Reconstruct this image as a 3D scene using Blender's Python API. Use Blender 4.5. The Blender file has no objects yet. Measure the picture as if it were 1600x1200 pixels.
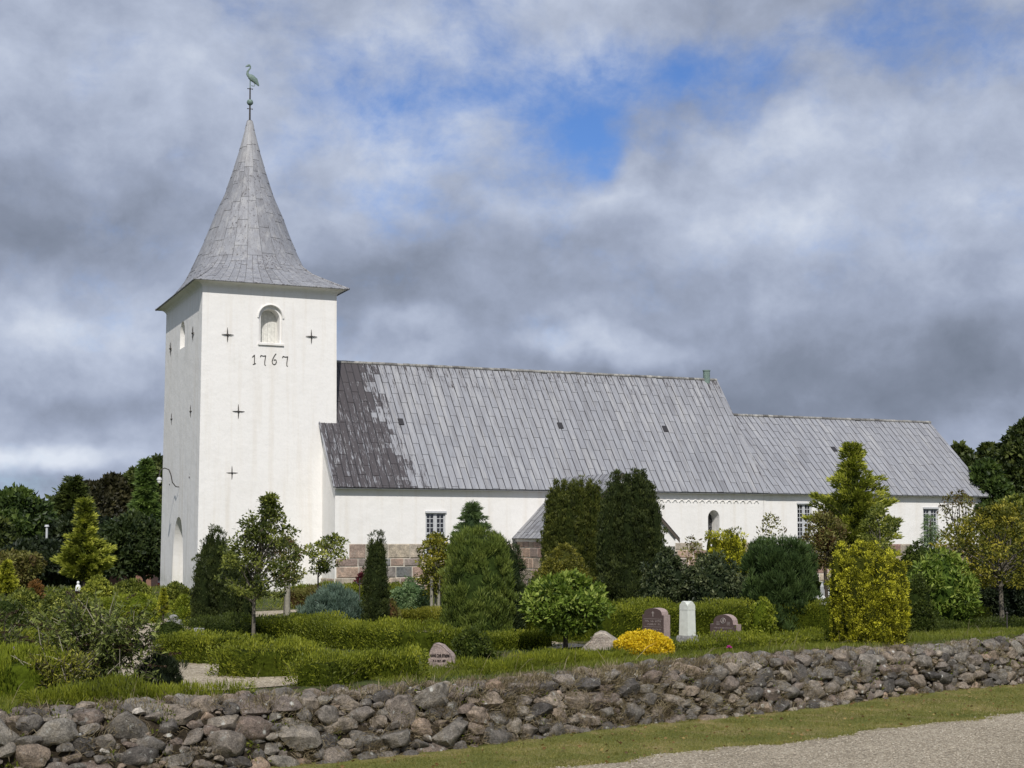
import bpy, bmesh, math, random
import numpy as np
from mathutils import Vector, Matrix
R = math.radians
rng = np.random.default_rng(7); random.seed(7)
sc = bpy.context.scene
# ------------------------------------------------------------------ camera
F = 2320.0; PITCH = R(3.0); SH = 118.4
cd = bpy.data.cameras.new("camera"); cam = bpy.data.objects.new("camera", cd)
sc.collection.objects.link(cam); sc.camera = cam
cd.sensor_width = 36; cd.lens = F/1600*36; cd.shift_y = SH/1600
cd.clip_end = 5000; cd.clip_start = .1
cam.rotation_euler = (R(90)+PITCH, 0, 0)
# ------------------------------------------------------------------ light
SUN_EL = 43.5
sund = Vector((.03, -1, 0)).normalized()*math.cos(R(SUN_EL)) + Vector((0, 0, math.sin(R(SUN_EL))))
sl = bpy.data.lights.new("sun", 'SUN'); sl.energy = 3.75; sl.angle = R(.5); sl.color = (1, .955, .90)
so = bpy.data.objects.new("sun", sl); sc.collection.objects.link(so)
so.rotation_euler = sund.to_track_quat('Z', 'Y').to_euler()
sc.view_settings.view_transform = 'Standard'; sc.view_settings.look = 'None'
sc.view_settings.exposure = 0.0; sc.view_settings.gamma = 1.0

def ray(px, py):
    a = (px-800)/F; b = (600-py)/F + SH/F
    return np.array([a, math.cos(PITCH)-b*math.sin(PITCH), math.sin(PITCH)+b*math.cos(PITCH)])
def P(px, py, Y):
    r = ray(px, py); return r*Y/r[1]

class NT:
    def __init__(s, tree): s.t = tree; s.n = tree.nodes; s.l = tree.links
    def node(s, typ, **kw):
        n = s.n.new(typ)
        for k, v in kw.items():
            if k.startswith('i_'):
                n.inputs[k[2:].replace('_', ' ')].default_value = v
            else: setattr(n, k, v)
        return n
    def link(s, a, b): s.l.new(a, b)
    def setin(s, sock, v):
        if hasattr(v, 'is_linked') or isinstance(v, bpy.types.NodeSocket): s.l.new(v, sock)
        else: sock.default_value = v
    def math(s, op, a, b=0.0, clamp=False):
        n = s.n.new('ShaderNodeMath'); n.operation = op; n.use_clamp = clamp
        s.setin(n.inputs[0], a); s.setin(n.inputs[1], b); return n.outputs[0]
    def vec(s, op, a, b=(0, 0, 0), out=0):
        n = s.n.new('ShaderNodeVectorMath'); n.operation = op
        s.setin(n.inputs[0], a); s.setin(n.inputs[1], b)
        return n.outputs['Value'] if op in ('LENGTH', 'DOT_PRODUCT', 'DISTANCE') else n.outputs[0]
    def noise(s, vec, scale, detail=4, rough=.5, dist=0.0, color=False):
        n = s.n.new('ShaderNodeTexNoise'); s.l.new(vec, n.inputs['Vector'])
        n.inputs['Scale'].default_value = scale; n.inputs['Detail'].default_value = detail
        n.inputs['Roughness'].default_value = rough; n.inputs['Distortion'].default_value = dist
        return n.outputs['Color' if color else 'Fac']
    def mapr(s, v, a, b, c=0., d=1., smooth=False):
        n = s.n.new('ShaderNodeMapRange'); s.l.new(v, n.inputs[0]); n.clamp = True
        if smooth: n.interpolation_type = 'SMOOTHSTEP'
        for i, x in zip((1, 2, 3, 4), (a, b, c, d)): n.inputs[i].default_value = x
        return n.outputs[0]
    def ramp(s, v, stops, const=False):
        n = s.n.new('ShaderNodeValToRGB'); s.l.new(v, n.inputs[0])
        if const: n.color_ramp.interpolation = 'CONSTANT'
        e = n.color_ramp.elements
        while len(e) > 1: e.remove(e[-1])
        e[0].position = stops[0][0]; e[0].color = (*stops[0][1], 1)
        for p, c in stops[1:]:
            x = e.new(p); x.color = (*c, 1)
        return n.outputs[0]
    def mix(s, f, a, b, mode='MIX'):
        n = s.n.new('ShaderNodeMix'); n.data_type = 'RGBA'; n.blend_type = mode
        s.setin(n.inputs[0], f)
        for i, x in ((6, a), (7, b)):
            if isinstance(x, tuple): n.inputs[i].default_value = (*x, 1)
            else: s.l.new(x, n.inputs[i])
        return n.outputs[2]
    def scale(s, v, k):
        n = s.n.new('ShaderNodeMapping'); s.l.new(v, n.inputs[0]); n.inputs['Scale'].default_value = k
        return n.outputs[0]

# ------------------------------------------------------------------ world: sky with clouds
w = bpy.data.worlds.new("World"); sc.world = w; w.use_nodes = True
t = NT(w.node_tree); t.n.clear()
out = t.node('ShaderNodeOutputWorld'); bg = t.node('ShaderNodeBackground'); bg.inputs[1].default_value = .108
t.link(bg.outputs[0], out.inputs[0])
sky = t.node('ShaderNodeTexSky'); sky.sky_type = 'NISHITA'; sky.sun_disc = False
sky.sun_elevation = R(SUN_EL); sky.sun_rotation = math.atan2(sund.x, sund.y)
sky.air_density = 1.0; sky.dust_density = .3; sky.ozone_density = 2.5
tc = t.node('ShaderNodeTexCoord'); D0 = tc.outputs['Generated']
warp = t.noise(D0, 7.0, 5, .55, color=True)
wv = t.vec('SUBTRACT', warp, (.5, .5, .5))
DW = t.vec('ADD', D0, t.vec('MULTIPLY', wv, (.12, .12, .09)))
DF = t.vec('ADD', D0, t.vec('MULTIPLY', wv, (.035, .035, .03)))
def skyblob(px, py, rx, ry, amp, V=None):
    """a bank of cloud (or a gap) in a fixed direction of the sky"""
    r = ray(px, py); r = r/np.linalg.norm(r)
    d = t.vec('SUBTRACT', V or DW, tuple(r))
    d = t.vec('MULTIPLY', d, (F/rx, F/rx, F/ry))
    L = t.vec('LENGTH', d)
    g = t.mapr(L, 0., 1., 1., 0., smooth=True)
    return t.math('MULTIPLY', g, amp)
def cl(V, off=0.):
    if off: V = t.vec('ADD', V, (-.3*off, 0, off))
    V = t.scale(V, (1, 1, 1.25))
    return t.math('ADD', t.math('MULTIPLY', t.noise(V, 3.6, 8, .50), .72), t.math('MULTIPLY', t.noise(V, 11., 9, .60), .34))
nA = cl(DF); nB = cl(DF, .022)
B = t.math('ADD', t.math('MULTIPLY', t.math('SUBTRACT', nA, .5), 1.05), .515)
B = t.math('ADD', B, t.math('MULTIPLY', t.math('SUBTRACT', nA, nB), 1.1))
for b in [(1280, 600, 620, 150, -.36), (1560, 540, 300, 160, -.14), (620, 430, 240, 130, -.20), (60, 330, 420, 150, -.15),
          (760, 360, 250, 120, -.10), (1080, 400, 240, 90, .12), (1400, 300, 380, 150, .13), (640, 240, 160, 110, .16),
          (150, 80, 420, 110, .06), (70, 690, 210, 36, .42), (90, 620, 300, 36, -.18), (100, 510, 260, 60, .24), (230, 450, 120, 60, .10),
          (940, 545, 220, 34, .36), (620, 515, 130, 36, .22), (60, 745, 300, 36, -.12), (560, 60, 260, 90, .06),
          (1000, 465, 300, 50, -.12), (1330, 470, 220, 60, -.02), (920, 340, 240, 50, .22), (440, 480, 160, 90, -.10), (1150, 40, 300, 60, -.10), (150, 120, 600, 200, .14), (420, 200, 300, 160, .08), (1450, 60, 300, 140, .05), (1230, 230, 240, 60, .10)]:
    B = t.math('ADD', B, skyblob(*b[:4], b[4]*.95))
ccol = t.ramp(B, [(.05, (1.5, 1.78, 2.35)), (.3, (2.2, 2.55, 3.35)), (.5, (3.15, 3.62, 4.75)), (.68, (4.4, 4.95, 6.2)), (.92, (6.7, 7.2, 8.1))])
Hm = t.math('SUBTRACT', t.math('MULTIPLY', t.noise(t.scale(DF, (1, 1, 1.3)), 13., 9, .64), 2.1), 1.28)
for b in [(890, 200, 210, 190, .80), (890, 210, 110, 120, .45), (850, 130, 120, 90, .25), (630, 160, 280, 90, .40), (1070, 90, 230, 90, .40), (1330, 70, 340, 90, .42), (1190, 160, 220, 70, .30), (750, 60, 110, 110, .32), (1560, 60, 160, 120, .35),
          (450, 300, 110, 220, .26), (700, 260, 320, 260, .12), (930, 270, 60, 40, .3), (760, 60, 620, 260, .22), (1400, 60, 520, 200, .20), (560, 330, 260, 160, .10), (1250, 600, 700, 190, -.5), (60, 620, 400, 120, -.3), (960, 250, 60, 120, -.3)]:
    Hm = t.math('ADD', Hm, skyblob(*b))
hole = t.mapr(Hm, -.20, .95, 0., 1., smooth=True)
skyc = t.mix(1.0, sky.outputs[0], (.55, .74, 1.08), 'MULTIPLY')
t.link(t.mix(hole, ccol, skyc), bg.inputs[0])

# ------------------------------------------------------------------ helpers
COL = sc.collection
def tag(o, label=None, cat=None, group=None, kind=None):
    if label: o['label'] = label
    if cat: o['category'] = cat
    if group: o['group'] = group
    if kind: o['kind'] = kind
    return o
def empty(name, loc=(0, 0, 0), rz=0., label=None, cat=None, group=None):
    o = bpy.data.objects.new(name, None); COL.objects.link(o)
    o.location = loc; o.rotation_euler = (0, 0, rz); o.empty_display_size = .2
    return tag(o, label, cat, group)

class Geo:
    """collects vertices and polygons and links them as one mesh object"""
    def __init__(s): s.V = []; s.n = 0; s.F = []; s.r = []; s.m = []; s.sm = []; s.r2 = []
    def add(s, V, Fc, rnd=.5, mat=0, smooth=False, rnd2=.5):
        V = np.asarray(V, float).reshape(-1, 3); Fc = np.asarray(Fc, int)
        s.F.append(Fc + s.n); k = len(Fc)
        s.V.append(V); s.n += len(V)
        s.r.append(np.broadcast_to(np.asarray(rnd, float), (k,)).copy())
        s.r2.append(np.broadcast_to(np.asarray(rnd2, float), (k,)).copy())
        s.m.append(np.full(k, mat)); s.sm.append(np.full(k, smooth))
        return s
    def box(s, x0, x1, y0, y1, z0, z1, **k):
        V = [(x0, y0, z0), (x1, y0, z0), (x1, y1, z0), (x0, y1, z0), (x0, y0, z1), (x1, y0, z1), (x1, y1, z1), (x0, y1, z1)]
        return s.add(V, [(0, 3, 2, 1), (4, 5, 6, 7), (0, 1, 5, 4), (1, 2, 6, 5), (2, 3, 7, 6), (3, 0, 4, 7)], **k)
    def tube(s, pts, rad, n=6, caps=True, **k):
        pts = np.asarray(pts, float); m = len(pts)
        rad = np.broadcast_to(np.asarray(rad, float), (m,))
        T = np.gradient(pts, axis=0); T /= np.linalg.norm(T, axis=1)[:, None]+1e-9
        up = np.array([0, 0, 1.]) if abs(T[0][2]) < .9 else np.array([1., 0, 0])
        V = []
        for i in range(m):
            a = np.cross(T[i], up); a /= np.linalg.norm(a)+1e-9; b = np.cross(T[i], a); up = np.cross(a, T[i]) 
            th = np.arange(n)/n*2*math.pi
            V.append(pts[i] + rad[i]*(np.cos(th)[:, None]*a + np.sin(th)[:, None]*b))
        V = np.concatenate(V); Fs = []
        for i in range(m-1):
            for j in range(n):
                a0 = i*n+j; a1 = i*n+(j+1) % n
                Fs.append((a0, a1, a1+n, a0+n))
        k.setdefault('smooth', True)
        s.add(V, Fs, **k)
        if caps:
            for i in (0, m-1):
                c = pts[i]; ring = V[i*n:(i+1)*n]
                s.add(np.vstack([ring, [c]]), [(j, (j+1) % n, n, n) for j in range(n)], **k)
        return s
    def sphere(s, c, r, sub=2, **k):
        V, Fc = ico(sub); k.setdefault('smooth', True)
        return s.add(V*np.asarray(r)+np.asarray(c), np.c_[Fc, Fc[:, 2]], **k)
    def prism(s, poly, axis, a, b, **k):
        """closed polygon (list of 2-D points) extruded along an axis from a to b"""
        n = len(poly); V = []
        for q in (a, b):
            for u_, v_ in poly:
                V.append({'x': (q, u_, v_), 'y': (u_, q, v_), 'z': (u_, v_, q)}[axis])
        s.ngons = getattr(s, 'ngons', [])
        base = s.n
        s.add(V, [(i, (i+1) % n, n+(i+1) % n, n+i) for i in range(n)], **k)
        s.ngons.append((list(range(base, base+n))[::-1], k.get('mat', 0)))
        s.ngons.append((list(range(base+n, base+2*n)), k.get('mat', 0)))
        return s
    def build(s, name, mats, parent=None, fixn=False):
        me = bpy.data.meshes.new(name)
        V = np.concatenate(s.V); 
        polys = []; tot = []
        r = np.concatenate(s.r); r2 = np.concatenate(s.r2); m = np.concatenate(s.m); sm = np.concatenate(s.sm)
        for f in s.F:
            if f.shape[1] == 3: polys.append(f.reshape(-1)); tot.append(np.full(len(f), 3))
            else:
                deg = f[:, 3] == f[:, 2]
                if deg.any():
                    if deg.all(): polys.append(f[:, :3].reshape(-1)); tot.append(np.full(len(f), 3))
                    else:
                        polys.append(np.concatenate([x[:3] if d else x for x, d in zip(f, deg)])); tot.append(np.where(deg, 3, 4))
                else: polys.append(f.reshape(-1)); tot.append(np.full(len(f), 4))
        for ng, mi in getattr(s, 'ngons', []):
            polys.append(np.array(ng)); tot.append(np.array([len(ng)]))
            r = np.append(r, .5); r2 = np.append(r2, .5); m = np.append(m, mi); sm = np.append(sm, False)
        L = np.concatenate(polys); tot = np.concatenate(tot)
        me.vertices.add(len(V)); me.vertices.foreach_set('co', V.astype(np.float32).reshape(-1))
        me.loops.add(len(L)); me.loops.foreach_set('vertex_index', L.astype(np.int32))
        me.polygons.add(len(tot)); st = np.concatenate([[0], np.cumsum(tot)[:-1]])
        me.polygons.foreach_set('loop_start', st.astype(np.int32))
        me.polygons.foreach_set('loop_total', tot.astype(np.int32))
        me.polygons.foreach_set('material_index', m.astype(np.int32))
        me.polygons.foreach_set('use_smooth', sm.astype(bool))
        me.update(calc_edges=True)
        if fixn:
            bm = bmesh.new(); bm.from_mesh(me); bmesh.ops.recalc_face_normals(bm, faces=bm.faces); bm.to_mesh(me); bm.free()
        a = me.attributes.new('rnd', 'FLOAT', 'FACE'); a.data.foreach_set('value', r.astype(np.float32))
        a = me.attributes.new('rnd2', 'FLOAT', 'FACE'); a.data.foreach_set('value', r2.astype(np.float32))
        for x in (mats if isinstance(mats, (list, tuple)) else [mats]): me.materials.append(x)
        o = bpy.data.objects.new(name, me); COL.objects.link(o)
        if parent: o.parent = parent
        return o

_ico = {}
def ico(sub):
    if sub not in _ico:
        bm = bmesh.new(); bmesh.ops.create_icosphere(bm, subdivisions=sub, radius=1)
        _ico[sub] = (np.array([v.co[:] for v in bm.verts]), np.array([[v.index for v in f.verts] for f in bm.faces])); bm.free()
    return _ico[sub]
def unit(v): return v/(np.linalg.norm(v, axis=-1, keepdims=True)+1e-9)
def rdir(n): return unit(rng.normal(size=(n, 3)))

def cut(o, cutters):
    """boolean the cutters out of o, keep the evaluated mesh"""
    for c in cutters:
        md = o.modifiers.new('b', 'BOOLEAN'); md.operation = 'DIFFERENCE'; md.object = c; md.solver = 'EXACT'
    bpy.context.view_layer.update()
    dg = bpy.context.evaluated_depsgraph_get()
    me = bpy.data.meshes.new_from_object(o.evaluated_get(dg)); o.modifiers.clear(); o.data = me
    for c in cutters: bpy.data.objects.remove(c)
    return o

# ------------------------------------------------------------------ materials
def pmat(name, rough=.7, spec=.3, metal=0.):
    m = bpy.data.materials.new(name); m.use_nodes = True
    t = NT(m.node_tree); b = t.n['Principled BSDF']
    b.inputs['Roughness'].default_value = rough; b.inputs['Specular IOR Level'].default_value = spec
    b.inputs['Metallic'].default_value = metal
    return m, t, b
def bump(t, b, h, dist=.02, strength=.5):
    n = t.node('ShaderNodeBump'); n.inputs['Distance'].default_value = dist; n.inputs['Strength'].default_value = strength
    t.link(h, n.inputs['Height']); t.link(n.outputs[0], b.inputs['Normal'])
def attr(t, name='rnd'):
    n = t.node('ShaderNodeAttribute'); n.attribute_name = name; return n.outputs['Fac']
def objc(t): return t.node('ShaderNodeTexCoord').outputs['Object']

def simple(name, col, rough=.6, spec=.3, metal=0., nscale=20., namp=.25, bmp=.0):
    m, t, b = pmat(name, rough, spec, metal); v = objc(t)
    n = t.noise(v, nscale, 5, .6)
    c = t.mix(t.mapr(n, .3, .7), tuple(x*(1-namp) for x in col), tuple(min(1, x*(1+namp)) for x in col))
    t.link(c, b.inputs['Base Color'])
    if bmp: bump(t, b, n, bmp, .6)
    return m

def plaster(name='white_plaster', base=(.80, .785, .755)):
    m, t, b = pmat(name, .9, .15); v = objc(t)
    st = t.noise(t.scale(v, (1.6, 1.6, .09)), 1.6, 5, .6)      # rain streaks
    bl = t.noise(v, .55, 5, .6)
    fine = t.noise(v, 9, 6, .7)
    c = t.mix(t.mapr(st, .50, .72, 0, .5), base, (.67, .62, .54))
    c = t.mix(t.mapr(bl, .52, .8, 0, .5), c, (.68, .66, .62))
    c = t.mix(t.mapr(fine, .50, .80, 0, .30), c, (.60, .59, .57))
    sz = t.node('ShaderNodeSeparateXYZ'); t.link(v, sz.inputs[0])
    low = t.math('MULTIPLY', t.mapr(sz.outputs[2], .1, 1.3, 1, 0, smooth=True), t.mapr(t.noise(v, 2.2, 6, .65), .35, .65))
    c = t.mix(t.math('MULTIPLY', low, .6), c, (.42, .43, .36))
    geo = t.node('ShaderNodeNewGeometry')
    # the weather side (west) carries grey algae in tall streaks
    tn = t.node('ShaderNodeTexCoord').outputs['Object']
    sx = t.node('ShaderNodeSeparateXYZ'); t.link(tn, sx.inputs[0])
    west = t.math('LESS_THAN', sx.outputs[0], .02)
    al = t.noise(t.scale(v, (1, 1.0, .12)), 1.9, 6, .68)
    al2 = t.noise(t.scale(v, (1, 1, .5)), .5, 3, .5)
    k = t.math('MULTIPLY', west, t.mapr(t.math('ADD', al, t.math('MULTIPLY', al2, .6)), 0.85, 1.15, 0, .4))
    c = t.mix(k, c, (.42, .42, .40))
    t.link(c, b.inputs['Base Color'])
    h = t.math('ADD', t.math('MULTIPLY', t.noise(v, 1.3, 4, .6), 1.0), t.math('MULTIPLY', t.noise(v, 14, 5, .7), .12))
    bump(t, b, h, .06, .55)
    return m

def leadmat(name, st=(3.6, .36, .36)):
    m, t, b = pmat(name, .62, .35, 0.); v = objc(t)
    uv = t.node('ShaderNodeUVMap'); uv.uv_map = 'UVMap'
    r = attr(t); r2 = attr(t, 'rnd2')
    c = t.ramp(r, [(0, (.195, .20, .215)), (.3, (.262, .27, .292)), (.6, (.298, .306, .328)), (.85, (.315, .318, .33)), (1, (.385, .39, .405))])
    s = t.noise(t.scale(v, st), 1.6, 6, .7)
    c = t.mix(t.mapr(s, .46, .74, 0, .65), c, (.14, .13, .13))
    fs = t.noise(t.scale(v, tuple(x*2.2 if x > 2 else x*1.2 for x in st)), 3.5, 6, .75)
    c = t.mix(t.mapr(fs, .5, .72, 0, .55), c, (.13, .12, .12))
    s2 = t.noise(t.scale(v, st), 1.1, 6, .7)
    c = t.mix(t.mapr(s2, .50, .72, 0, .7), c, (.42, .418, .41))
    # black algae where rnd2 is high, broken by pale streaks
    s3 = t.noise(t.scale(v, st), 4.2, 7, .75)
    f = t.math('ADD', r2, t.math('MULTIPLY', t.math('SUBTRACT', s3, .5), 3.4))
    c = t.mix(t.mapr(f, .58, .74, 0, .93), c, (.05, .042, .044))
    t.link(c, b.inputs['Base Color'])
    bump(t, b, t.noise(v, 6, 5, .6), .02, .5)
    return m

def stonemat(name, stops, nscale=7., lichen=.5, rough=.9, dirt=(.10, .085, .06), k=1., spots=0.):
    m, t, b = pmat(name, rough, .2); v = objc(t)
    c = t.ramp(attr(t), stops)
    n = t.noise(v, nscale, 7, .7); g = t.noise(v, nscale*7, 5, .75)
    c = t.mix(1., c, t.ramp(n, [(.25, (1-.58*k,)*3), (.5, (.92,)*3), (.75, (1+.42*k, 1+.38*k, 1+.32*k))]), 'MULTIPLY')
    c = t.mix(1., c, t.ramp(g, [(.3, (1-.42*k,)*3), (.7, (1+.36*k,)*3)]), 'MULTIPLY')
    l2 = t.noise(v, nscale*.8, 6, .7, .3)
    c = t.mix(t.mapr(l2, .53, .66, 0, .65), c, dirt)
    l = t.noise(v, nscale*1.7, 6, .68, .4)
    c = t.mix(t.mapr(l, .60, .67, 0, lichen), c, (.40, .40, .36))
    if spots:
        vo = t.node('ShaderNodeTexVoronoi'); vo.inputs['Scale'].default_value = 7.; t.link(t.vec('ADD', v, t.vec('MULTIPLY', t.noise(v, 30, 3, .6, color=True), (.03, .03, .03))), vo.inputs['Vector'])
        sc_ = t.node('ShaderNodeSeparateColor'); t.link(vo.outputs['Color'], sc_.inputs[0])
        on = t.math('MULTIPLY', t.math('GREATER_THAN', sc_.outputs[0], .80), t.mapr(vo.outputs['Distance'], .10, .26, 1, 0))
        c = t.mix(t.math('MULTIPLY', on, spots), c, (.66, .66, .60))
    t.link(c, b.inputs['Base Color'])
    bump(t, b, t.math('ADD', n, t.math('MULTIPLY', g, .3)), .05*k, 1.)
    return m

_leaf = {}
def leafmat(name, cols, trans=.25, spec=.25, rough=.5):
    if name in _leaf: return _leaf[name]
    m, t, b = pmat(name+'_leaf', rough, spec)
    c = t.ramp(attr(t), [(0, cols[0]), (.5, cols[1]), (1, cols[2])])
    t.link(c, b.inputs['Base Color'])
    tr = t.node('ShaderNodeBsdfTranslucent'); t.link(t.mix(1., c, (1.1, 1.25, .6), 'MULTIPLY'), tr.inputs[0])
    mx = t.node('ShaderNodeMixShader'); mx.inputs[0].default_value = trans
    t.link(b.outputs[0], mx.inputs[1]); t.link(tr.outputs[0], mx.inputs[2])
    t.link(mx.outputs[0], t.n['Material Output'].inputs[0])
    _leaf[name] = m; return m

M = {}
M['plaster'] = plaster()
M['lead'] = leadmat('lead_sheet')
M['spirelead'] = leadmat('spire_lead', (3.2, 3.2, .3)); M['porchlead'] = leadmat('porch_lead', (.4, 4.2, .4))
M['seam'] = simple('lead_joint', (.045, .045, .05), .8); M['spireseam'] = simple('spire_joint', (.13, .13, .135), .8)  # grimy joints, darkened further: the seams' shadow lines are painted into this colour
M['iron'] = simple('wrought_iron', (.06, .055, .05), .7, .3, 0, 30)
M['copper'] = simple('green_copper', (.16, .22, .19), .6, .3, 0, 15, .35)
M['frame'] = simple('grey_white_paint', (.50, .51, .52), .5, .4, 0, 12, .08)
M['wood'] = simple('grey_wood', (.33, .31, .28), .8, .2, 0, 9, .2)
M['darkwood'] = simple('dark_wood', (.09, .075, .06), .8)
M['glass'] = simple('dark_glass', (.015, .016, .018), .08, .8, 0, 3, .1)
M['mortar'] = simple('lime_mortar', (.60, .56, .48), .9, .1, 0, 10, .2, .01)
M['granite'] = stonemat('granite_blocks', [(0, (.13, .14, .14)), (.15, (.27, .26, .24)), (.3, (.33, .23, .19)), (.45, (.42, .37, .30)), (.6, (.47, .33, .25)), (.75, (.35, .33, .27)), (.88, (.50, .42, .32)), (1, (.30, .18, .155))], 2.5, .25, .85, (.22, .19, .16))
M['field'] = stonemat('field_stones', [(0, (0.1003, 0.0909, 0.0826)), (.15, (0.177, 0.1617, 0.144)), (.36, (0.2419, 0.2207, 0.1888)), (.5, (0.2242, 0.177, 0.1475)), (.62, (0.295, 0.2714, 0.2301)), (.78, (0.2832, 0.2242, 0.1711)), (.9, (0.3776, 0.3363, 0.2773)), (.97, (0.354, 0.2537, 0.1829)), (1, (0.708, 0.6844, 0.6136))], 8., .75, k=1.35, spots=.8)
M['earth'] = simple('dark_earth', (.038, .030, .02), .95, .1, 0, 12, .5, .04)
M['bark'] = simple('bark', (.14, .125, .10), .9, .1, 0, 25, .4, .01)
M['darkbark'] = simple('dark_bark', (.06, .05, .04), .9, .1, 0, 25, .4, .01)
M['twig'] = simple('pale_twig', (.30, .27, .21), .9, .1)

# ------------------------------------------------------------------ terrain
A0 = np.array([-5.93, 17.2]); W_ = unit(np.array([16.58, 13.7])); N_ = np.array([-W_[1], W_[0]])
def sst(t0, t1, x): 
    q = np.clip((x-t0)/(t1-t0), 0, 1); return q*q*(3-2*q)
def ts(x, y):
    d0 = x-A0[0]; d1 = y-A0[1]
    return d0*W_[0]+d1*W_[1], d0*N_[0]+d1*N_[1]
def hz(x, y):
    """ground height: low road and verge, bank of the wall, churchyard, dip in the far west"""
    x = np.asarray(x, float); y = np.asarray(y, float)
    t_, s = ts(x, y)
    up = -2.0 - .5*np.clip(s/45., 0, 1) + .04*np.sin(x*.9+y*.4)*np.clip(s, 0, 1)
    lo = -2.85 + 1.2*sst(-9, -19, s) + .012*np.sin(x*1.1)
    z = np.where(s >= 0, up, np.where(s <= -.8, lo, lo+(up-lo)*(s+.8)/.8))
    z = z - 2.0*sst(-14, -24, x)*sst(72, 86, y)
    return z
def G(px, py):
    """point of the ground seen through pixel (px, py)"""
    r = ray(px, py); Y = 25.
    for _ in range(60):
        z = float(hz(r[0]/r[1]*Y, Y)); Y = .5*Y + .5*(z/(r[2]/r[1]) if r[2] < -1e-4 else 200)
        Y = min(max(Y, 8), 200)
    q = r*Y/r[1]; return np.array([q[0], Y, float(hz(q[0], Y))])
def onground(px, Y):
    x = (px-800)/F*Y*1.0014; return np.array([x, Y, float(hz(x, Y))])

def sheet(name, tv, svf, mat, lift=0., parent=None, kind='structure'):
    """ground strip on a grid in wall coordinates (t along the wall, s across)"""
    tv = np.asarray(tv); V = []; ns = None
    for t_ in tv:
        sv = svf(t_); ns = len(sv)
        for s in sv:
            x, y = A0+W_*t_+N_*s; V.append((x, y, 0))
    V = np.array(V); V[:, 2] = hz(V[:, 0], V[:, 1])+lift
    nt = len(tv); Fs = [(i*ns+j, (i+1)*ns+j, (i+1)*ns+j+1, i*ns+j+1) for i in range(nt-1) for j in range(ns-1)]
    g = Geo(); g.add(V, Fs, smooth=True); o = g.build(name, mat)
    if kind: o['kind'] = kind
    return o
m, t, b = pmat('churchyard_soil', .95, .1); v = objc(t)
n = t.noise(v, .7, 6, .65); n3 = t.noise(v, 14, 5, .7)
c = t.ramp(n, [(.3, (.045, .065, .018)), (.5, (.07, .085, .028)), (.62, (.11, .095, .05)), (.75, (.06, .08, .02))])
c = t.mix(1., c, t.ramp(n3, [(.3, (.6, .6, .6)), (.7, (1.3, 1.3, 1.3))]), 'MULTIPLY')
t.link(c, b.inputs['Base Color']); bump(t, b, n3, .05, .8); M['ground'] = m
m, t, b = pmat('lawn', .95, .1); v = objc(t)
n = t.noise(v, 1.1, 6, .65); n3 = t.noise(v, 45, 5, .7)
c = t.ramp(n, [(.3, (.10, .125, .03)), (.5, (.17, .17, .05)), (.64, (.29, .23, .11)), (.75, (.13, .14, .035))])
c = t.mix(1., c, t.ramp(n3, [(.3, (.6, .6, .6)), (.7, (1.3, 1.3, 1.3))]), 'MULTIPLY')
t.link(c, b.inputs['Base Color']); bump(t, b, n3, .03, .7); M['lawn'] = m
def gravelmat(name, k=1.):
    m, t, b = pmat(name, .9, .2); v = objc(t)
    vo = t.node('ShaderNodeTexVoronoi'); vo.inputs['Scale'].default_value = 38; t.link(v, vo.inputs['Vector'])
    hs = t.node('ShaderNodeSeparateColor'); t.link(vo.outputs['Color'], hs.inputs[0])
    c = t.ramp(hs.outputs[0], [(0, (.22*k, .18*k, .125*k)), (.4, (.42*k, .355*k, .255*k)), (.75, (.54*k, .465*k, .345*k)), (1, (.68*k, .61*k, .48*k))])
    c = t.mix(t.mapr(vo.outputs['Distance'], .35, .8, 0, .6), c, (.10, .085, .065))
    n = t.noise(v, .8, 5, .6)
    c = t.mix(1., c, t.ramp(n, [(.3, (.82, .81, .78)), (.7, (1.12, 1.12, 1.12))]), 'MULTIPLY')
    t.link(c, b.inputs['Base Color'])
    bump(t, b, t.math('SUBTRACT', 1., vo.outputs['Distance']), .02, .8)
    return m
M['gravel'] = gravelmat('gravel', .85); M['path'] = gravelmat('path_gravel', 1.12)
tv = np.concatenate([np.linspace(-700, -40, 12), np.linspace(-35, 70, 106), np.linspace(75, 700, 14)])
sheet('churchyard_ground', tv, lambda t_: np.concatenate([[-.82, -.4, 0, .3], np.linspace(1, 120, 120), np.linspace(125, 900, 12)]), M['ground'])
sheet('grass_verge', tv, lambda t_: np.concatenate([np.linspace(-60, -20, 5), np.linspace(-19, -.78, 40)]), M['lawn'])
def gedge(t_): return -2.86-.05*np.clip(t_, -30, 60)+.10*np.sin(t_*1.7)+.06*np.sin(t_*4.3+1)+.03*np.sin(t_*11)
sheet('gravel_road', np.concatenate([np.linspace(-300, -30, 10), np.linspace(-20, 60, 500), np.linspace(70, 300, 8)]),
      lambda t_: np.concatenate([np.linspace(-40, -20, 4), np.linspace(-19, gedge(t_), 24)]), M['gravel'], .012)

exec_order = []
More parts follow.
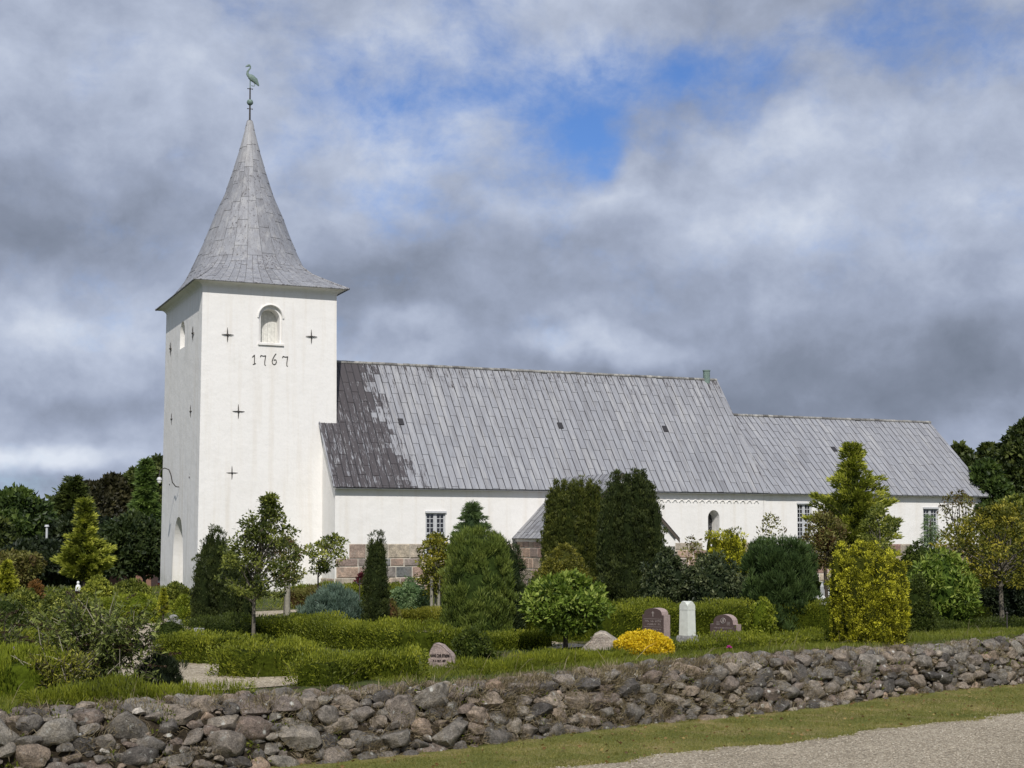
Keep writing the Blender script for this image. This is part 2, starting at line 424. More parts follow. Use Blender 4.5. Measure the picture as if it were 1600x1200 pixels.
# ------------------------------------------------------------------ church (own axes: x along the nave, y away from the camera)
TH = math.atan(2320/5416)
O_ = P(311.5, 925, 68.0)
church = empty('church', tuple(O_), TH, 'long whitewashed village church with grey lead roofs and a pointed tower', 'church')
CU = np.array([math.cos(TH), math.sin(TH), 0]); CV = np.array([-math.sin(TH), math.cos(TH), 0])
def onYc(px, py, y):
    r = ray(px, py); k = (CV@O_+y)/(CV@r); q = r*k-O_; return float(q@CU), float(q[2])
def onXc(px, py, x):
    r = ray(px, py); k = (CU@O_+x)/(CU@r); q = r*k-O_; return float(q@CV), float(q[2])
def onRoof(px, py, yE, zE, yR, zR):
    d = np.array([0, yR-yE, zR-zE]); d = d/np.linalg.norm(d); nl = np.array([0, -d[2], d[1]])
    nw = CU*nl[0]+CV*nl[1]+np.array([0, 0, nl[2]]); p0 = O_+CV*yE+np.array([0, 0, zE])
    r = ray(px, py); q = r*((nw@p0)/(nw@r))-O_
    return float(q@CU), float(q@CV), float(q[2])
def arch(cx, w, z0, z1, n=14, pointed=False):
    """outline of an arched opening: width w, sill z0, crown z1"""
    r = w/2; pts = [(cx-r, z0), (cx+r, z0)]
    if pointed:
        hsp = z1-w*1.05
        for i in range(n+1):
            q = i/n; pts.append((cx+r*math.cos(q*math.pi/2)**.85 if q < 1 else cx, hsp+(z1-hsp)*math.sin(q*math.pi/2)**.9 if q > 0 else hsp))
        for i in range(n-1, -1, -1):
            q = i/n; pts.append((cx-r*math.cos(q*math.pi/2)**.85, hsp+(z1-hsp)*math.sin(q*math.pi/2)**.9 if q > 0 else hsp))
    else:
        for i in range(n+1):
            a = math.pi*i/n; pts.append((cx+r*math.cos(a), z1-r+r*math.sin(a)))
    return pts
def cutter(poly, axis, a, b, inset=0.):
    g = Geo(); n = len(poly); 
    if inset:
        cx = sum(p[0] for p in poly)/n; zs = [p[1] for p in poly]; k = 1-inset/((max(p[0] for p in poly)-min(p[0] for p in poly))/2)
        p2 = [(cx+(x-cx)*k, min(zs)+(z-min(zs))*(1-.35*(1-k))) for x, z in poly]
    else: p2 = poly
    V = []
    for q, pl in ((a, poly), (b, p2)):
        for u_, v_ in pl: V.append((u_, q, v_) if axis == 'y' else (q, u_, v_))
    g.ngons = []
    g.add(V, [(i, (i+1) % n, n+(i+1) % n, n+i) for i in range(n)])
    g.ngons = [(list(range(n))[::-1], 0), (list(range(n, 2*n)), 0)]
    o = g.build('cutter', M['plaster'], None, fixn=True); return o

TW, TD, TH_ = 6.4, 9.3, 14.22
# tower walls, with belfry openings, west door niche
g = Geo()
b_ = .05
V = [(-b_*3, -b_*2, -1), (TW+b_, -b_*2, -1), (TW+b_, TD+.1, -1), (-b_*3, TD+.1, -1), (0, 0, TH_), (TW, 0, TH_), (TW, TD, TH_), (0, TD, TH_)]
g.add(V, [(0, 3, 2, 1), (4, 5, 6, 7), (0, 1, 5, 4), (1, 2, 6, 5), (2, 3, 7, 6), (3, 0, 4, 7)])
tower = g.build('tower_wall', M['plaster'], None, fixn=True)
bc = 3.20
cuts = [cutter(arch(bc, 1.10, 11.56, 13.36), 'y', -1, .10), cutter(arch(bc, .96, 11.62, 13.26), 'y', -.5, .95, .06),
        cutter(arch(4.72, 1.46, 11.75, 13.15), 'x', -1, .85, .2), cutter(arch(4.67, 3.0, -.9, 3.62, pointed=True), 'x', -1, .75, .25)]
cut(tower, cuts); tower.parent = church
# coved cornice under the tower eave
g = Geo(); E1 = .40
def ringrect(o1, z): return [(-o1, -o1, z), (TW+o1, -o1, z), (TW+o1, TD+o1, z), (-o1, TD+o1, z)]
prof = [(.004, 14.02), (.03, 14.10), (.12, 14.20), (.26, 14.27), (E1, 14.31)]
for (a, z0), (c, z1) in zip(prof[:-1], prof[1:]):
    q0 = ringrect(a, z0); q1 = ringrect(c, z1)
    g.add(q0+q1, [(i, (i+1) % 4, 4+(i+1) % 4, 4+i) for i in range(4)])
g.build('cornice', M['plaster'], church)
# belfry shutters
g = Geo()
for i in range(6):
    x0 = bc-.52+i*.175
    g.box(x0, x0+.168, .60, .66, 11.5, 13.5, rnd=rng.random())
M['shutter'] = simple('weathered_shutter_boards', (.62, .615, .57), .85, .15, 0, 7, .18)
g.build('belfry_shutter', M['shutter'], church)
g = Geo(); g.box(bc-.60, bc+.62, -.10, .02, 11.48, 11.565); 
sill = g.build('belfry_sill', M['plaster'], church)
# raised label moulding over the belfry opening
g = Geo(); pts = [(bc+.60*math.cos(a), -.03, 12.80+.60*math.sin(a)) for a in np.linspace(-.05, math.pi+.05, 22)]
g.tube(pts, .045, 6); g.build('hood_mould', M['plaster'], church)
g = Geo()
for i in range(8):
    y0 = 4.72-.75+i*.19; g.box(.70, .76, y0, y0+.18, 11.6, 13.3, rnd=rng.random())
g.build('belfry_shutter', M['shutter'], church)
# west door, white planks
g = Geo()
M['doorpaint'] = simple('white_door_paint', (.74, .73, .70), .6, .3, 0, 5, .05)
for i in range(14):
    y0 = 3.1+i*.225; g.box(.60, .66, y0, y0+.218, -.9, 3.7)
door = g.build('door', M['doorpaint'], church)
g = Geo(); g.tube([(.56, 4.45, .95), (.50, 4.45, .95), (.50, 4.32, .95)], .02, 6); g.build('door_handle', M['iron'], door)
g = Geo(); g.box(.585, .60, 4.60, 4.74, -.9, 3.6); g.build('door_batten', M['doorpaint'], door)

# wall anchors
def anchor(px, py, west=False):
    g = Geo()
    if not west:
        x, z = onYc(px, py, 0); c = np.array([x, -.05, z]); ax = np.array([1., 0, 0]); nn = np.array([0, -1., 0])
    else:
        y, z = onXc(px, py, 0); c = np.array([-.05, y, z]); ax = np.array([0, 1., 0]); nn = np.array([-1., 0, 0])
    up = np.array([0, 0, 1.])
    for d, l in ((ax, .29), (-ax, .27), (up, .33), (-up, .33)):
        g.tube([c-nn*.0, c+d*l*.5+nn*.02, c+d*l+nn*.0], [.026, .024, .010], 5)
    g.sphere(c+nn*.02, (.055, .055, .055), 2)
    g.tube([c-nn*.06, c+nn*.03], .02, 6)
    g.build('wall_anchor', M['iron'], church)
for a in ((355, 523), (486, 526), (372, 643), (362, 739)): anchor(*a)
for a in ((268, 545), (303, 521), (270, 655), (300, 643), (268, 757), (299, 746)): anchor(*a, west=True)
# iron numerals 1767
def numeral(strokes, cx, cz, h=.46, wd=.26):
    g = Geo()
    for st in strokes:
        pts = [(cx+(p[0]-.5)*wd, -.035, cz+(p[1]-.5)*h) for p in st]
        pp = []
        for i in range(len(pts)-1):
            for k in range(3): pp.append(np.array(pts[i])*(1-k/3)+np.array(pts[i+1])*k/3)
        pp.append(np.array(pts[-1]))
        g.tube(pp, .021, 5)
    g.build('date_numeral', M['iron'], church)
one = [[(.15, .74), (.35, .86), (.55, 1.), (.55, .5), (.53, .05)], [(.25, .0), (.55, .05), (.78, .12)]]
seven = [[(-.02, .80), (.1, .97), (.3, .92), (.6, .9), (.95, .96), (.85, .6), (.78, .25), (.8, .0), (.95, -.04)]]
six = [[(.8, 1.12), (.5, .9), (.25, .62), (.08, .32), (.18, .07), (.45, -.02), (.75, .08), (.88, .3), (.78, .48), (.55, .5), (.4, .42)]]
xl = [onYc(p, 562, 0)[0] for p in (397, 411, 428.5, 445.5)]
zl = [onYc(p, q, 0)[1] for p, q in ((397, 562), (411, 562.5), (428.5, 562), (445.5, 564))]
for s_, x_, z_ in zip((one, seven, six, seven), xl, zl): numeral(s_, x_, z_)
# swan-neck lamp on the west wall
lp = empty('wall_lamp', (0, 0, 0)); lp.parent = church
yl, zl_ = onXc(283, 758, 0)
g = Geo(); g.box(-.04, 0.01, yl-.05, yl+.05, zl_-.22, zl_+.12); 
g.tube([(0, yl, zl_-.1), (-.25, yl, zl_-.08), (-.42, yl, zl_+.12), (-.5, yl, zl_+.5), (-.6, yl, zl_+.74), (-.8, yl, zl_+.82), (-1.0, yl, zl_+.72), (-1.05, yl, zl_+.5), (-1.05, yl, zl_+.32)], .028, 7)
g.build('lamp_arm', M['iron'], lp)
g = Geo(); zz = zl_+.30
V = []; 
for r_, z_ in ((.03, .08), (.09, .05), (.13, -.03), (.13, -.07)):
    V.append([(-1.05+r_*math.cos(a), yl+r_*math.sin(a), zz+z_) for a in np.arange(12)/12*2*math.pi])
g.add(np.concatenate(V), [(i*12+j, i*12+(j+1) % 12, (i+1)*12+(j+1) % 12, (i+1)*12+j) for i in range(3) for j in range(12)], smooth=True)
g.build('lamp_shade', M['frame'], lp)
M['opal'] = simple('opal_glass', (.75, .75, .72), .3, .5, 0, 3, .03)
g = Geo(); g.sphere((-1.05, yl, zz-.12), (.10, .10, .12), 2); g.build('lamp_globe', M['opal'], lp)

# lead covered slope: panels with standing joints
def lead_slope(g, o, eu, ev, U, Vv, cw=.345, pl=1.36, stain=None, th=.03, gap=.028, u_off=.0):
    """o = top left corner, eu along the ridge, ev down the slope (unit vectors)"""
    o = np.array(o, float); eu = np.array(eu, float); ev = np.array(ev, float); nn = np.cross(ev, eu)
    if nn[2] < 0: nn = -nn
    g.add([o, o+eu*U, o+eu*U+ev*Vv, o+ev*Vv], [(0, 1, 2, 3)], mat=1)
    ncol = int(math.ceil((U-u_off)/cw))
    for i in range(-1 if u_off > 0 else 0, ncol):
        u0 = max(0, u_off+i*cw); u1 = min(U, u_off+(i+1)*cw)
        if u1-u0 < .05: continue
        ph = (pl*.5 if i % 2 else 0)+rng.normal()*.05; v = -ph
        cr = rng.normal()*.04
        while v < Vv:
            v0 = max(0, v); v1 = min(Vv, v+pl)
            if v1-v0 > .03:
                lift = th+rng.random()*.008
                a0, a1 = u0+gap, u1-gap*.4; c0, c1 = v0+.002, v1-.006
                q = [o+eu*a0+ev*c0, o+eu*a1+ev*c0, o+eu*a1+ev*c1, o+eu*a0+ev*c1]
                l0 = lift*.55; tp = [q[0]+nn*l0, q[1]+nn*l0, q[2]+nn*lift, q[3]+nn*lift]
                rr = min(1, max(0, .5+cr+rng.normal()*.12)); st = stain((u0+u1)/2, (v0+v1)/2) if stain else 0.
                Fs = [(4, 5, 6, 7), (0, 1, 5, 4), (1, 2, 6, 5), (2, 3, 7, 6), (3, 0, 4, 7)]
                if stain and v1-v0 > .6:     # split lengthways so a stain can end inside a panel
                    ns = 4
                    for k in range(ns):
                        f0, f1 = k/ns, (k+1)/ns
                        qq = [tp[0]*(1-f0)+tp[3]*f0, tp[1]*(1-f0)+tp[2]*f0, tp[1]*(1-f1)+tp[2]*f1, tp[0]*(1-f1)+tp[3]*f1]
                        g.add(qq, [(0, 1, 2, 3)], rnd=rr, rnd2=stain((u0+u1)/2, v0+(v1-v0)*(f0+f1)/2)*.75+st*.25)
                    g.add(q+tp, Fs[1:], rnd=rr, rnd2=st)
                else: g.add(q+tp, Fs, rnd=rr, rnd2=st)
            v += pl
        # rolled joint
        p0 = o+eu*u0+nn*(.02); 
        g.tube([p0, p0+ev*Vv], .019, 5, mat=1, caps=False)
YE, ZE, YR = -2.56, 4.77, 2.6
ZR1, ZR2 = 11.14, 9.24
def slope(yE, zE, yR, zR): 
    d = np.array([0, yE-yR, zE-zR]); L = np.linalg.norm(d); return d/L, L
XN0, XN1, XC1 = 5.58, 28.95, 43.55
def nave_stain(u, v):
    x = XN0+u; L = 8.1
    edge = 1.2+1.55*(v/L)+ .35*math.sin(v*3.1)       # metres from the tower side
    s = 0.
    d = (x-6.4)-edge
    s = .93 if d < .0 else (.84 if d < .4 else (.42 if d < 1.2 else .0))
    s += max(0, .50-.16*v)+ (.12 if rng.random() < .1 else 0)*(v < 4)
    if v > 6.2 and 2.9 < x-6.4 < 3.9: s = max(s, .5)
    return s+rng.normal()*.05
nr = empty('nave_roof'); nr.parent = church
ev, L = slope(YE, ZE, YR, ZR1)
g = Geo(); lead_slope(g, (XN0, YR, ZR1), (1, 0, 0), ev, XN1-XN0, L, stain=nave_stain, u_off=.25)
evn = ev*np.array([1, -1, 1]); lead_slope(g, (XN0, YR, ZR1), (1, 0, 0), evn, XN1-XN0, L)
for x in (XN0+.0, XN1): g.tube([(x, YR, ZR1+.02), tuple(np.array([x, YR, ZR1+.02])+ev*L)], .05, 6, mat=0); g.tube([(x, YR, ZR1+.02), tuple(np.array([x, YR, ZR1+.02])+evn*L)], .05, 6, mat=0)
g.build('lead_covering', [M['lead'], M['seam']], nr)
# the ridge roll, worn pale and lichened
M['ridge'] = stonemat('ridge_lead', [(0, (.16, .155, .15)), (.5, (.30, .295, .28)), (1, (.42, .41, .38))], 5., .5, .8, (.10, .09, .06))
def ridge(x0, x1, y, z, par):
    g = Geo(); xs = np.arange(x0, x1, .33)
    for a in xs:
        b2 = min(x1, a+.32); g.tube([(a, y, z+.01+rng.normal()*.006), (b2, y, z+.01+rng.normal()*.006)], .075+rng.random()*.012, 8, rnd=rng.random())
    g.build('ridge_roll', M['ridge'], par)
ridge(XN0+.8, XN1, YR, ZR1+.03, nr)
g = Geo(); vx = onYc(1104, 590, YR)[0]
g.tube([(vx, YR, ZR1-.3), (vx, YR, ZR1+.52)], .19, 12, mat=0); g.tube([(vx, YR, ZR1+.50), (vx, YR, ZR1+.56)], .215, 12, mat=0)
g.build('vent_pipe', M['copper'], nr)
M['hatchm'] = simple('dark_hatch', (.035, .033, .035), .5)
def hatch(px, py, yE, zE, yR, zR, par):
    x, y, z = onRoof(px, py, yE, zE, yR, zR); d, _ = slope(yE, zE, yR, zR); nn = np.array([0, d[2], -d[1]]); 
    if nn[2] < 0: nn = -nn
    c = np.array([x, y, z]); e = np.array([1., 0, 0]); g = Geo()
    a, b2 = .13, .20
    q = [c-e*a-d*b2, c+e*a-d*b2, c+e*a+d*b2, c-e*a+d*b2]
    g.add(q+[p+nn*.075 for p in q], [(4, 5, 6, 7), (0, 1, 5, 4), (1, 2, 6, 5), (2, 3, 7, 6), (3, 0, 4, 7)])
    g.build('roof_hatch', M['hatchm'], par)
for q in ((626, 660), (875, 666), (1039, 671)): hatch(*q, YE, ZE, YR, ZR1, nr)
cr_ = empty('chancel_roof'); cr_.parent = church
ev2, L2 = slope(YE, ZE-.02, YR, ZR2)
def ch_stain(u, v): return max(0, .45-.22*u)*(v < 5)+max(0, .38-.22*v)+rng.normal()*.05
g = Geo(); lead_slope(g, (XN1-.1, YR, ZR2), (1, 0, 0), ev2, XC1-XN1+.1, L2, stain=ch_stain, u_off=.3)
lead_slope(g, (XN1-.1, YR, ZR2), (1, 0, 0), ev2*np.array([1, -1, 1]), XC1-XN1+.1, L2)
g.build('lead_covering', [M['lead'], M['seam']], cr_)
ridge(XN1, XC1, YR, ZR2+.03, cr_); hatch(1303, 703, YE, ZE-.02, YR, ZR2, cr_)

# nave and chancel walls
YW = -2.2; YN = 2*YR-YW
def house(x0, x1, zr, yE=YW, yN=YN, ztop=ZE-.02, zr_off=.07):
    k = (zr-ZE)/(YR-YE)
    ze = ZE+k*(yE-YE)-.04
    g = Geo(); g.prism([(yE, -1), (yN, -1), (yN, ze), (YR, zr-.1), (yE, ze)], 'x', x0, x1); return g
g = house(5.74, XN1-.1, ZR1); nave = g.build('nave_wall', M['plaster'], None, fixn=True)
g = house(XN1-.12, XC1-.15, ZR2); chan = g.build('chancel_wall', M['plaster'], None, fixn=True)
def rect(x0, x1, z0, z1): return [(x0, z0), (x1, z0), (x1, z1), (x0, z1)]
w1 = (*sorted((onYc(665, 801, YW)[0], onYc(696, 801, YW)[0])), 1.72, 3.64)
w2 = (onYc(1245.5, 787, YW)[0], onYc(1268, 787, YW)[0], 2.30, 4.24)
w3 = (onYc(1442.5, 795, YW)[0], onYc(1465.5, 795, YW)[0], 2.16, 4.06)
ac = 25.83
cut(nave, [cutter(rect(*w1), 'y', YW-1, YW+.22), cutter(arch(ac, .86, 2.15, 4.03), 'y', YW-1, YW+.75, .16)])
cut(chan, [cutter(rect(*w2), 'y', YW-1, YW+.2), cutter(rect(*w3), 'y', YW-1, YW+.2)])
nave.parent = church; chan.parent = church
# narrow soffit board under the eaves
for xa, xb in ((5.7, XN1-.06), (XN1-.05, XC1-.12)):
    g = Geo(); g.box(xa, xb, YE+.05, YW+.05, ZE-.05, ZE-.02); g.build('soffit', M['plaster'], church)
# little round arches of the frieze, on the older masonry
g = Geo()
for px in np.arange(1033, 1183, 10.6):
    x = onYc(px, 778, YW)[0]; z = 4.28
    g.tube([(x+.125*math.cos(a), YW-.03, z+.115*math.sin(a)) for a in np.linspace(0, math.pi, 7)], .032, 5)
g.build('arch_frieze', M['plaster'], church)
def window(x0, x1, z0, z1, y, lintel=True):
    wn = empty('window'); wn.parent = church
    g = Geo(); f = .045; yy = y
    g.box(x0+.002, x0+f, yy, yy+.06, z0, z1); g.box(x1-f, x1-.002, yy, yy+.06, z0, z1)
    g.box(x0+f, x1-f, yy, yy+.06, z0, z0+f); g.box(x0+f, x1-f, yy, yy+.06, z1-f, z1)
    zc = (z0+z1)/2; xm = (x0+x1)/2
    g.box(x0+f, x1-f, yy-.012, yy+.05, zc-.045, zc+.045)
    for za, zb in ((z0+f, zc-.045), (zc+.045, z1-f)):
        g.box(xm-.055, xm+.055, yy-.010, yy+.045, za, zb)
        for xa, xb in ((x0+f, xm-.055), (xm+.055, x1-f)):
            e = .035
            g.box(xa+.001, xa+e, yy+.004, yy+.04, za, zb); g.box(xb-e, xb-.001, yy+.004, yy+.04, za, zb)
            for i in range(1, 4):
                z_ = za+(zb-za)*i/4; g.box(xa+e, xb-e, yy+.008, yy+.035, z_-.014, z_+.014)
            xx = (xa+xb)/2; g.box(xx-.014, xx+.014, yy+.007, yy+.034, za, zb)
    g.build('window_frame', M['frame'], wn)
    g = Geo(); g.box(x0+.02, x1-.02, yy+.036, yy+.042, z0+.02, z1-.02); g.build('glass_panes', M['glass'], wn)
    if lintel:
        g = Geo(); g.box(x0-.03, x1+.03, y-.14, y+.05, z1-.002, z1+.09); g.build('lintel', M['frame'], wn)
window(*w1, YW+.06); window(*w2, YW+.08); window(*w3, YW+.08)
# arched window with leaded lights
wn = empty('arched_window'); wn.parent = church
g = Geo(); g.box(ac-.42, ac+.42, YW+.66, YW+.67, 2.2, 4.0); g.build('glass_panes', M['glass'], wn)
g = Geo()
M['came'] = simple('lead_came', (.16, .16, .165), .5)
for i in range(-8, 12):
    for s in (1, -1):
        x = ac-.4+i*.13; p = [(x, YW+.64, 2.2), (x+s*1.1, YW+.64, 4.0)]
        g.tube(p, .006, 4, caps=False)
g.box(ac-.42, ac+.42, YW+.62, YW+.65, 3.05, 3.085)
g.build('leaded_lattice', M['came'], wn)

# granite plinth in courses
def ashlar(g, gm, x0, x1, y, z0, z1, skips=(), axis='y', sgn=-1, raggedx=None):
    zs = [z0]; 
    while zs[-1] < z1-.25: zs.append(min(z1, zs[-1]+random.choice((.42, .46, .52, .38))))
    zs[-1] = z1
    if zs[-1]-zs[-2] < .2: zs.pop(-2)
    for za, zb in zip(zs[:-1], zs[1:]):
        x = x0+random.random()*.1
        while x < x1-.1:
            wd = random.choice((.5, .66, .8, .92, 1.08)); xb = min(x1, x+wd)
            if x1-xb < .15: xb = x1
            if (raggedx and za > .8 and xb < x0+raggedx(za)) or any(a < xb and b > x and zb > c for a, b, c in skips): x = xb; continue
            j = .014+random.random()*.014; out_ = .035+random.random()*.03
            a, b, c, d = x+j, xb-j, za+j, zb-j
            ch = .03
            def pt(p, q, zz): return (p, y+sgn*q, zz) if axis == 'y' else (y+sgn*q, p, zz)
            jj = lambda: (random.random()-.5)*.03
            V = [pt(a, -.02, c), pt(b, -.02, c), pt(b, -.02, d), pt(a, -.02, d),
                 pt(a, out_-.02, c), pt(b, out_-.02, c), pt(b, out_-.02, d), pt(a, out_-.02, d),
                 pt(a+ch+jj(), out_+jj()*.4, c+ch+jj()), pt(b-ch+jj(), out_+jj()*.4, c+ch+jj()), pt(b-ch+jj(), out_+jj()*.4, d-ch+jj()), pt(a+ch+jj(), out_+jj()*.4, d-ch+jj())]
            g.add(V, [(0, 1, 5, 4), (1, 2, 6, 5), (2, 3, 7, 6), (3, 0, 4, 7), (4, 5, 9, 8), (5, 6, 10, 9), (6, 7, 11, 10), (7, 4, 8, 11), (8, 9, 10, 11)], rnd=random.random())
            gm.add([pt(x, .012, za), pt(xb, .012, za), pt(xb, .012, zb), pt(x, .012, zb)], [(0, 1, 2, 3)])
            x = xb
pl = empty('stone_plinth'); pl.parent = church
g = Geo(); gm = Geo(); random.seed(3)
rag = lambda z: .2 if z < 1.2 else (.7 if z < 1.6 else 1.1)
def plinth_run(*args, **kw):
    g = Geo(); gm = Geo(); ashlar(g, gm, *args, **kw); gm.build('mortar_bed', M['mortar'], pl); g.build('granite_blocks', M['granite'], pl)
plinth_run(5.74, 17.5, YW, -.3, 2.19, [(w1[0]-.05, w1[1]+.05, 1.7)], raggedx=rag)
plinth_run(18.3, XN1-.12, YW, -.3, 2.22, [(ac-.5, ac+.5, 2.1)])
plinth_run(XN1-.12, XC1-.15, YW, -.3, 2.14, [(w3[0]-.05, w3[1]+.05, 2.1)])
plinth_run(YW, -.1, 5.74, -.3, .6, axis='x', sgn=-1)

# porch on the south side
PX0, PX1, PY = 14.75, 20.3, -8.0; PC = 17.52; PZ = 5.42
pe0, pe1 = 14.58, 20.46; pez = 2.42
g = Geo(); g.prism([(PX0, -1), (PX1, -1), (PX1, 2.5), (PC, PZ-.12), (PX0, 2.5)], 'y', PY, YW+.3)
porch = g.build('porch_wall', M['plaster'], None, fixn=True)
cut(porch, [cutter(arch(PC, 1.5, -.9, 2.2), 'y', PY-1, PY+.35)]); porch.parent = church
plinth_run(PY, YW, PX0, -.3, 2.3, axis='x', sgn=-1)
plinth_run(PX0, PC-.8, PY, -.3, 2.1); plinth_run(PC+.8, PX1, PY, -.3, 2.1)
g = Geo(); g.box(PC-.74, PC+.74, PY+.28, PY+.33, -.9, 2.15); g.build('porch_door', M['darkwood'], church)
pr = empty('porch_roof'); pr.parent = church
g = Geo()
for sx, xe in ((1, pe0), (-1, pe1)):
    d = np.array([xe-PC, 0, pez-PZ]); L3 = np.linalg.norm(d); d /= L3
    # starts where it runs into the nave roof
    lead_slope(g, (PC, PY-.12, PZ), (0, 1, 0), d, -1.9-PY+.12, L3, cw=.5, pl=1.5, stain=lambda u, v: .38+rng.normal()*.12)
    a = np.array([PC, PY-.14, PZ+.03]); b2 = a+d*L3
    nn = np.array([-d[2]*1., 0, d[0]]); 
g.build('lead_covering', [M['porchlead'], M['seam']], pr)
for xe in (pe0, pe1):
    g = Geo(); a = np.array([PC, PY-.15, PZ-.02]); b2 = np.array([xe, PY-.15, pez-.02])
    dn = np.array([0, 0, -.16])
    V = []
    for q in (a, b2, b2+dn, a+dn): V += [q, q+np.array([0, .03, 0])]
    g.add(V, [(0, 2, 4, 6), (1, 7, 5, 3), (0, 1, 3, 2), (4, 5, 7, 6), (2, 3, 5, 4), (6, 7, 1, 0)]); g.build('barge_board', M['darkwood'], pr)

# spire
sp = empty('spire'); sp.parent = church
cx, cy = TW/2, TD/2
zk = np.array([14.31, 14.50, 14.85, 15.3, 15.9, 16.6, 17.4, 18.4, 19.6, 21.0, 22.2, 23.0, 23.38])
rk = np.array([3.62, 3.44, 3.18, 2.93, 2.68, 2.38, 2.05, 1.68, 1.16, .72, .38, .19, .12])
wk = np.array([0, .07, .28, .62, .93, .99, 1, 1, 1, 1, 1, 1, 1])
ratio = np.interp(np.arange(13), [0, 5, 12], [1., 1.0, 1.0])
def spt(u, z, off=0.):
    """u in 0..1 round the spire, z height"""
    r = np.interp(z, zk, rk); wgt = np.interp(z, zk, wk)
    a = 2*math.pi*u
    ax = r*(1 if True else 1); ry = r*np.interp(z, zk[:7], [(TD/2+.42)/3.62, 1.37, 1.31, 1.18, 1.09, 1.07, 1.06])
    ry = ry if z < 17.4 else r*np.interp(z, [17.4, 20.0], [1.06, 1.02])
    e = np.array([(ax+off)*math.cos(a), (ry+off)*math.sin(a)])
    q = (u*4+.5) % 4; k = int(q); f = (q-k)*2-1
    f = math.copysign(abs(f)**.9, f)
    hx, hy = (ax+off), (ry+off)
    rc = [(hx, f*hy), (-f*hx, hy), (-hx, -f*hy), (f*hx, -hy)][k]
    p = np.array(rc)*(1-wgt)+e*wgt
    return np.array([cx+p[0], cy+p[1], z])
g = Geo()
def spire_panel(u0, u1, a0, a1, rr, st):
    ns = max(1, int((a1-a0)/.25)); V = []
    for j, zq in enumerate(np.linspace(a0+.004, a1-.006, ns+1)):
        of = .042-.018*j/ns
        V += [spt(u0, zq, 0.), spt(u0, zq, of), spt((u0+u1)/2, zq, of), spt(u1, zq, of), spt(u1, zq, 0.)]
    Fs = [(j*5+k, j*5+k+1, (j+1)*5+k+1, (j+1)*5+k) for j in range(ns) for k in range(4)]+[(0, 4, 3, 1)]
    g.add(V, Fs, rnd=min(1, max(0, rr)), rnd2=st+rng.normal()*.06)
def column(u0, u1, z0, z1, pls, first, bright=0.):
    z = z0
    ln = pls*first
    while z < z1-.03:
        e = min(z1, z+ln); 
        if z1-e < .15: e = z1
        spire_panel(u0, u1, z, e, (.34 if not bright else .5)+bright+rng.normal()*.13, .30 if not bright else -.2); z = e; ln = pls*rng.uniform(.85, 1.15)
NC = 24
for i in range(NC):
    zs = 15.25+rng.random()*1.3; zt = 20.6+[.1,.5,.25,.65,.0,.4][(i//2) % 6]; a, b2 = i/NC, (i+1)/NC; e = .0007
    for k in range(3): column(a+(b2-a)*k/3+e, a+(b2-a)*(k+1)/3-e*.4, 14.31, zs, .95, .35+.65*((i*3+k) % 2), .0)
    column(a+e*1.2, b2-e*.6, zs, zt, 1.45, .6+.4*(i % 2))
    if i % 2: column((i-1)/NC+e*2, b2-e, zt, 23.36, 1.2, .7+.3*(i % 4 == 1), .33)
zz = np.linspace(14.31, 23.38, 46); nb = 96; V = np.array([spt(j/nb, z, .002) for z in zz for j in range(nb)])
g.add(V, [(i*nb+j, i*nb+(j+1) % nb, (i+1)*nb+(j+1) % nb, (i+1)*nb+j) for i in range(45) for j in range(nb)], mat=1, smooth=True)
for k in range(4):   # hip rolls from the four corners
    u = k/4+.125; g.tube([spt(u, z, .05) for z in np.linspace(14.31, 16.1, 12)], [.06]*8+[.05, .04, .03, .02], 6, rnd=.8)
eb = [spt(j/nb, 14.31, .05) for j in range(nb)]; eb.append(eb[0])
g.tube(eb, .035, 6, mat=0, rnd=.4, caps=False)
g.build('lead_covering', [M['spirelead'], M['spireseam']], sp)
# weathervane: rod, ball, crane
wv_ = empty('weathervane', (cx, cy, 23.35)); wv_.parent = church
k_ = .0315
g = Geo(); g.tube([(0, 0, -.2), (0, 0, 54*k_)], [.05]+[.035], 8)
g.tube([(0, 0, -.05), (0, 0, .04)], .11, 10)
for z_ in (20*k_, 53*k_-.02):
    g.tube([(-.12, 0, z_), (.12, 0, z_)], .02, 6); g.sphere((.12, 0, z_), (.035,)*3, 1); g.sphere((-.12, 0, z_), (.03,)*3, 1); g.tube([(0, -.1, z_), (0, .1, z_)], .018, 6)
g.build('rod', M['iron'], wv_)
g = Geo(); g.sphere((0, 0, 30.5*k_), (.16, .16, .155), 3); g.build('ball', M['copper'], wv_)
g = Geo(); z0 = 54*k_
def bp(x, y): return np.array([(x-388)*k_*1.09, 0, (191-y)*k_])   # traced in the plane of the vane
g.tube([bp(388, 137), bp(388, 130), bp(388.3, 123)], [.03, .028, .04], 6)          # standing leg
g.tube([bp(393, 126), bp(395, 131), bp(394, 133.5), bp(391, 133.5), bp(389.5, 133)], [.03, .02, .02, .018, .016], 6)   # lifted leg
b0 = len(g.V)
g.tube([bp(385, 116.5), bp(387.5, 118.5), bp(391, 121), bp(395, 124.5), bp(399, 129.5), bp(401, 132.5)], [.06, .14, .17, .14, .07, .03], 10)   # body and tail
g.tube([bp(393, 118), bp(397, 122), bp(401, 131)], [.03, .07, .02], 8)
g.tube([bp(386, 118), bp(384, 115), bp(384, 111.5), bp(386, 108), bp(388, 105), bp(388, 102), bp(386.3, 100.3), bp(384, 101.5)], [.10, .075, .05, .042, .04, .042, .05, .04], 8)  # neck
g.tube([bp(386.5, 100.6), bp(383.5, 102.2), bp(381.6, 103.4), bp(380.9, 104)], [.06, .05, .025, .008], 8)  # head and bill
g.tube([bp(387, 100.5), bp(387.8, 99.2)], [.03, .012], 5)
o = g.build('crane', M['copper'], wv_)
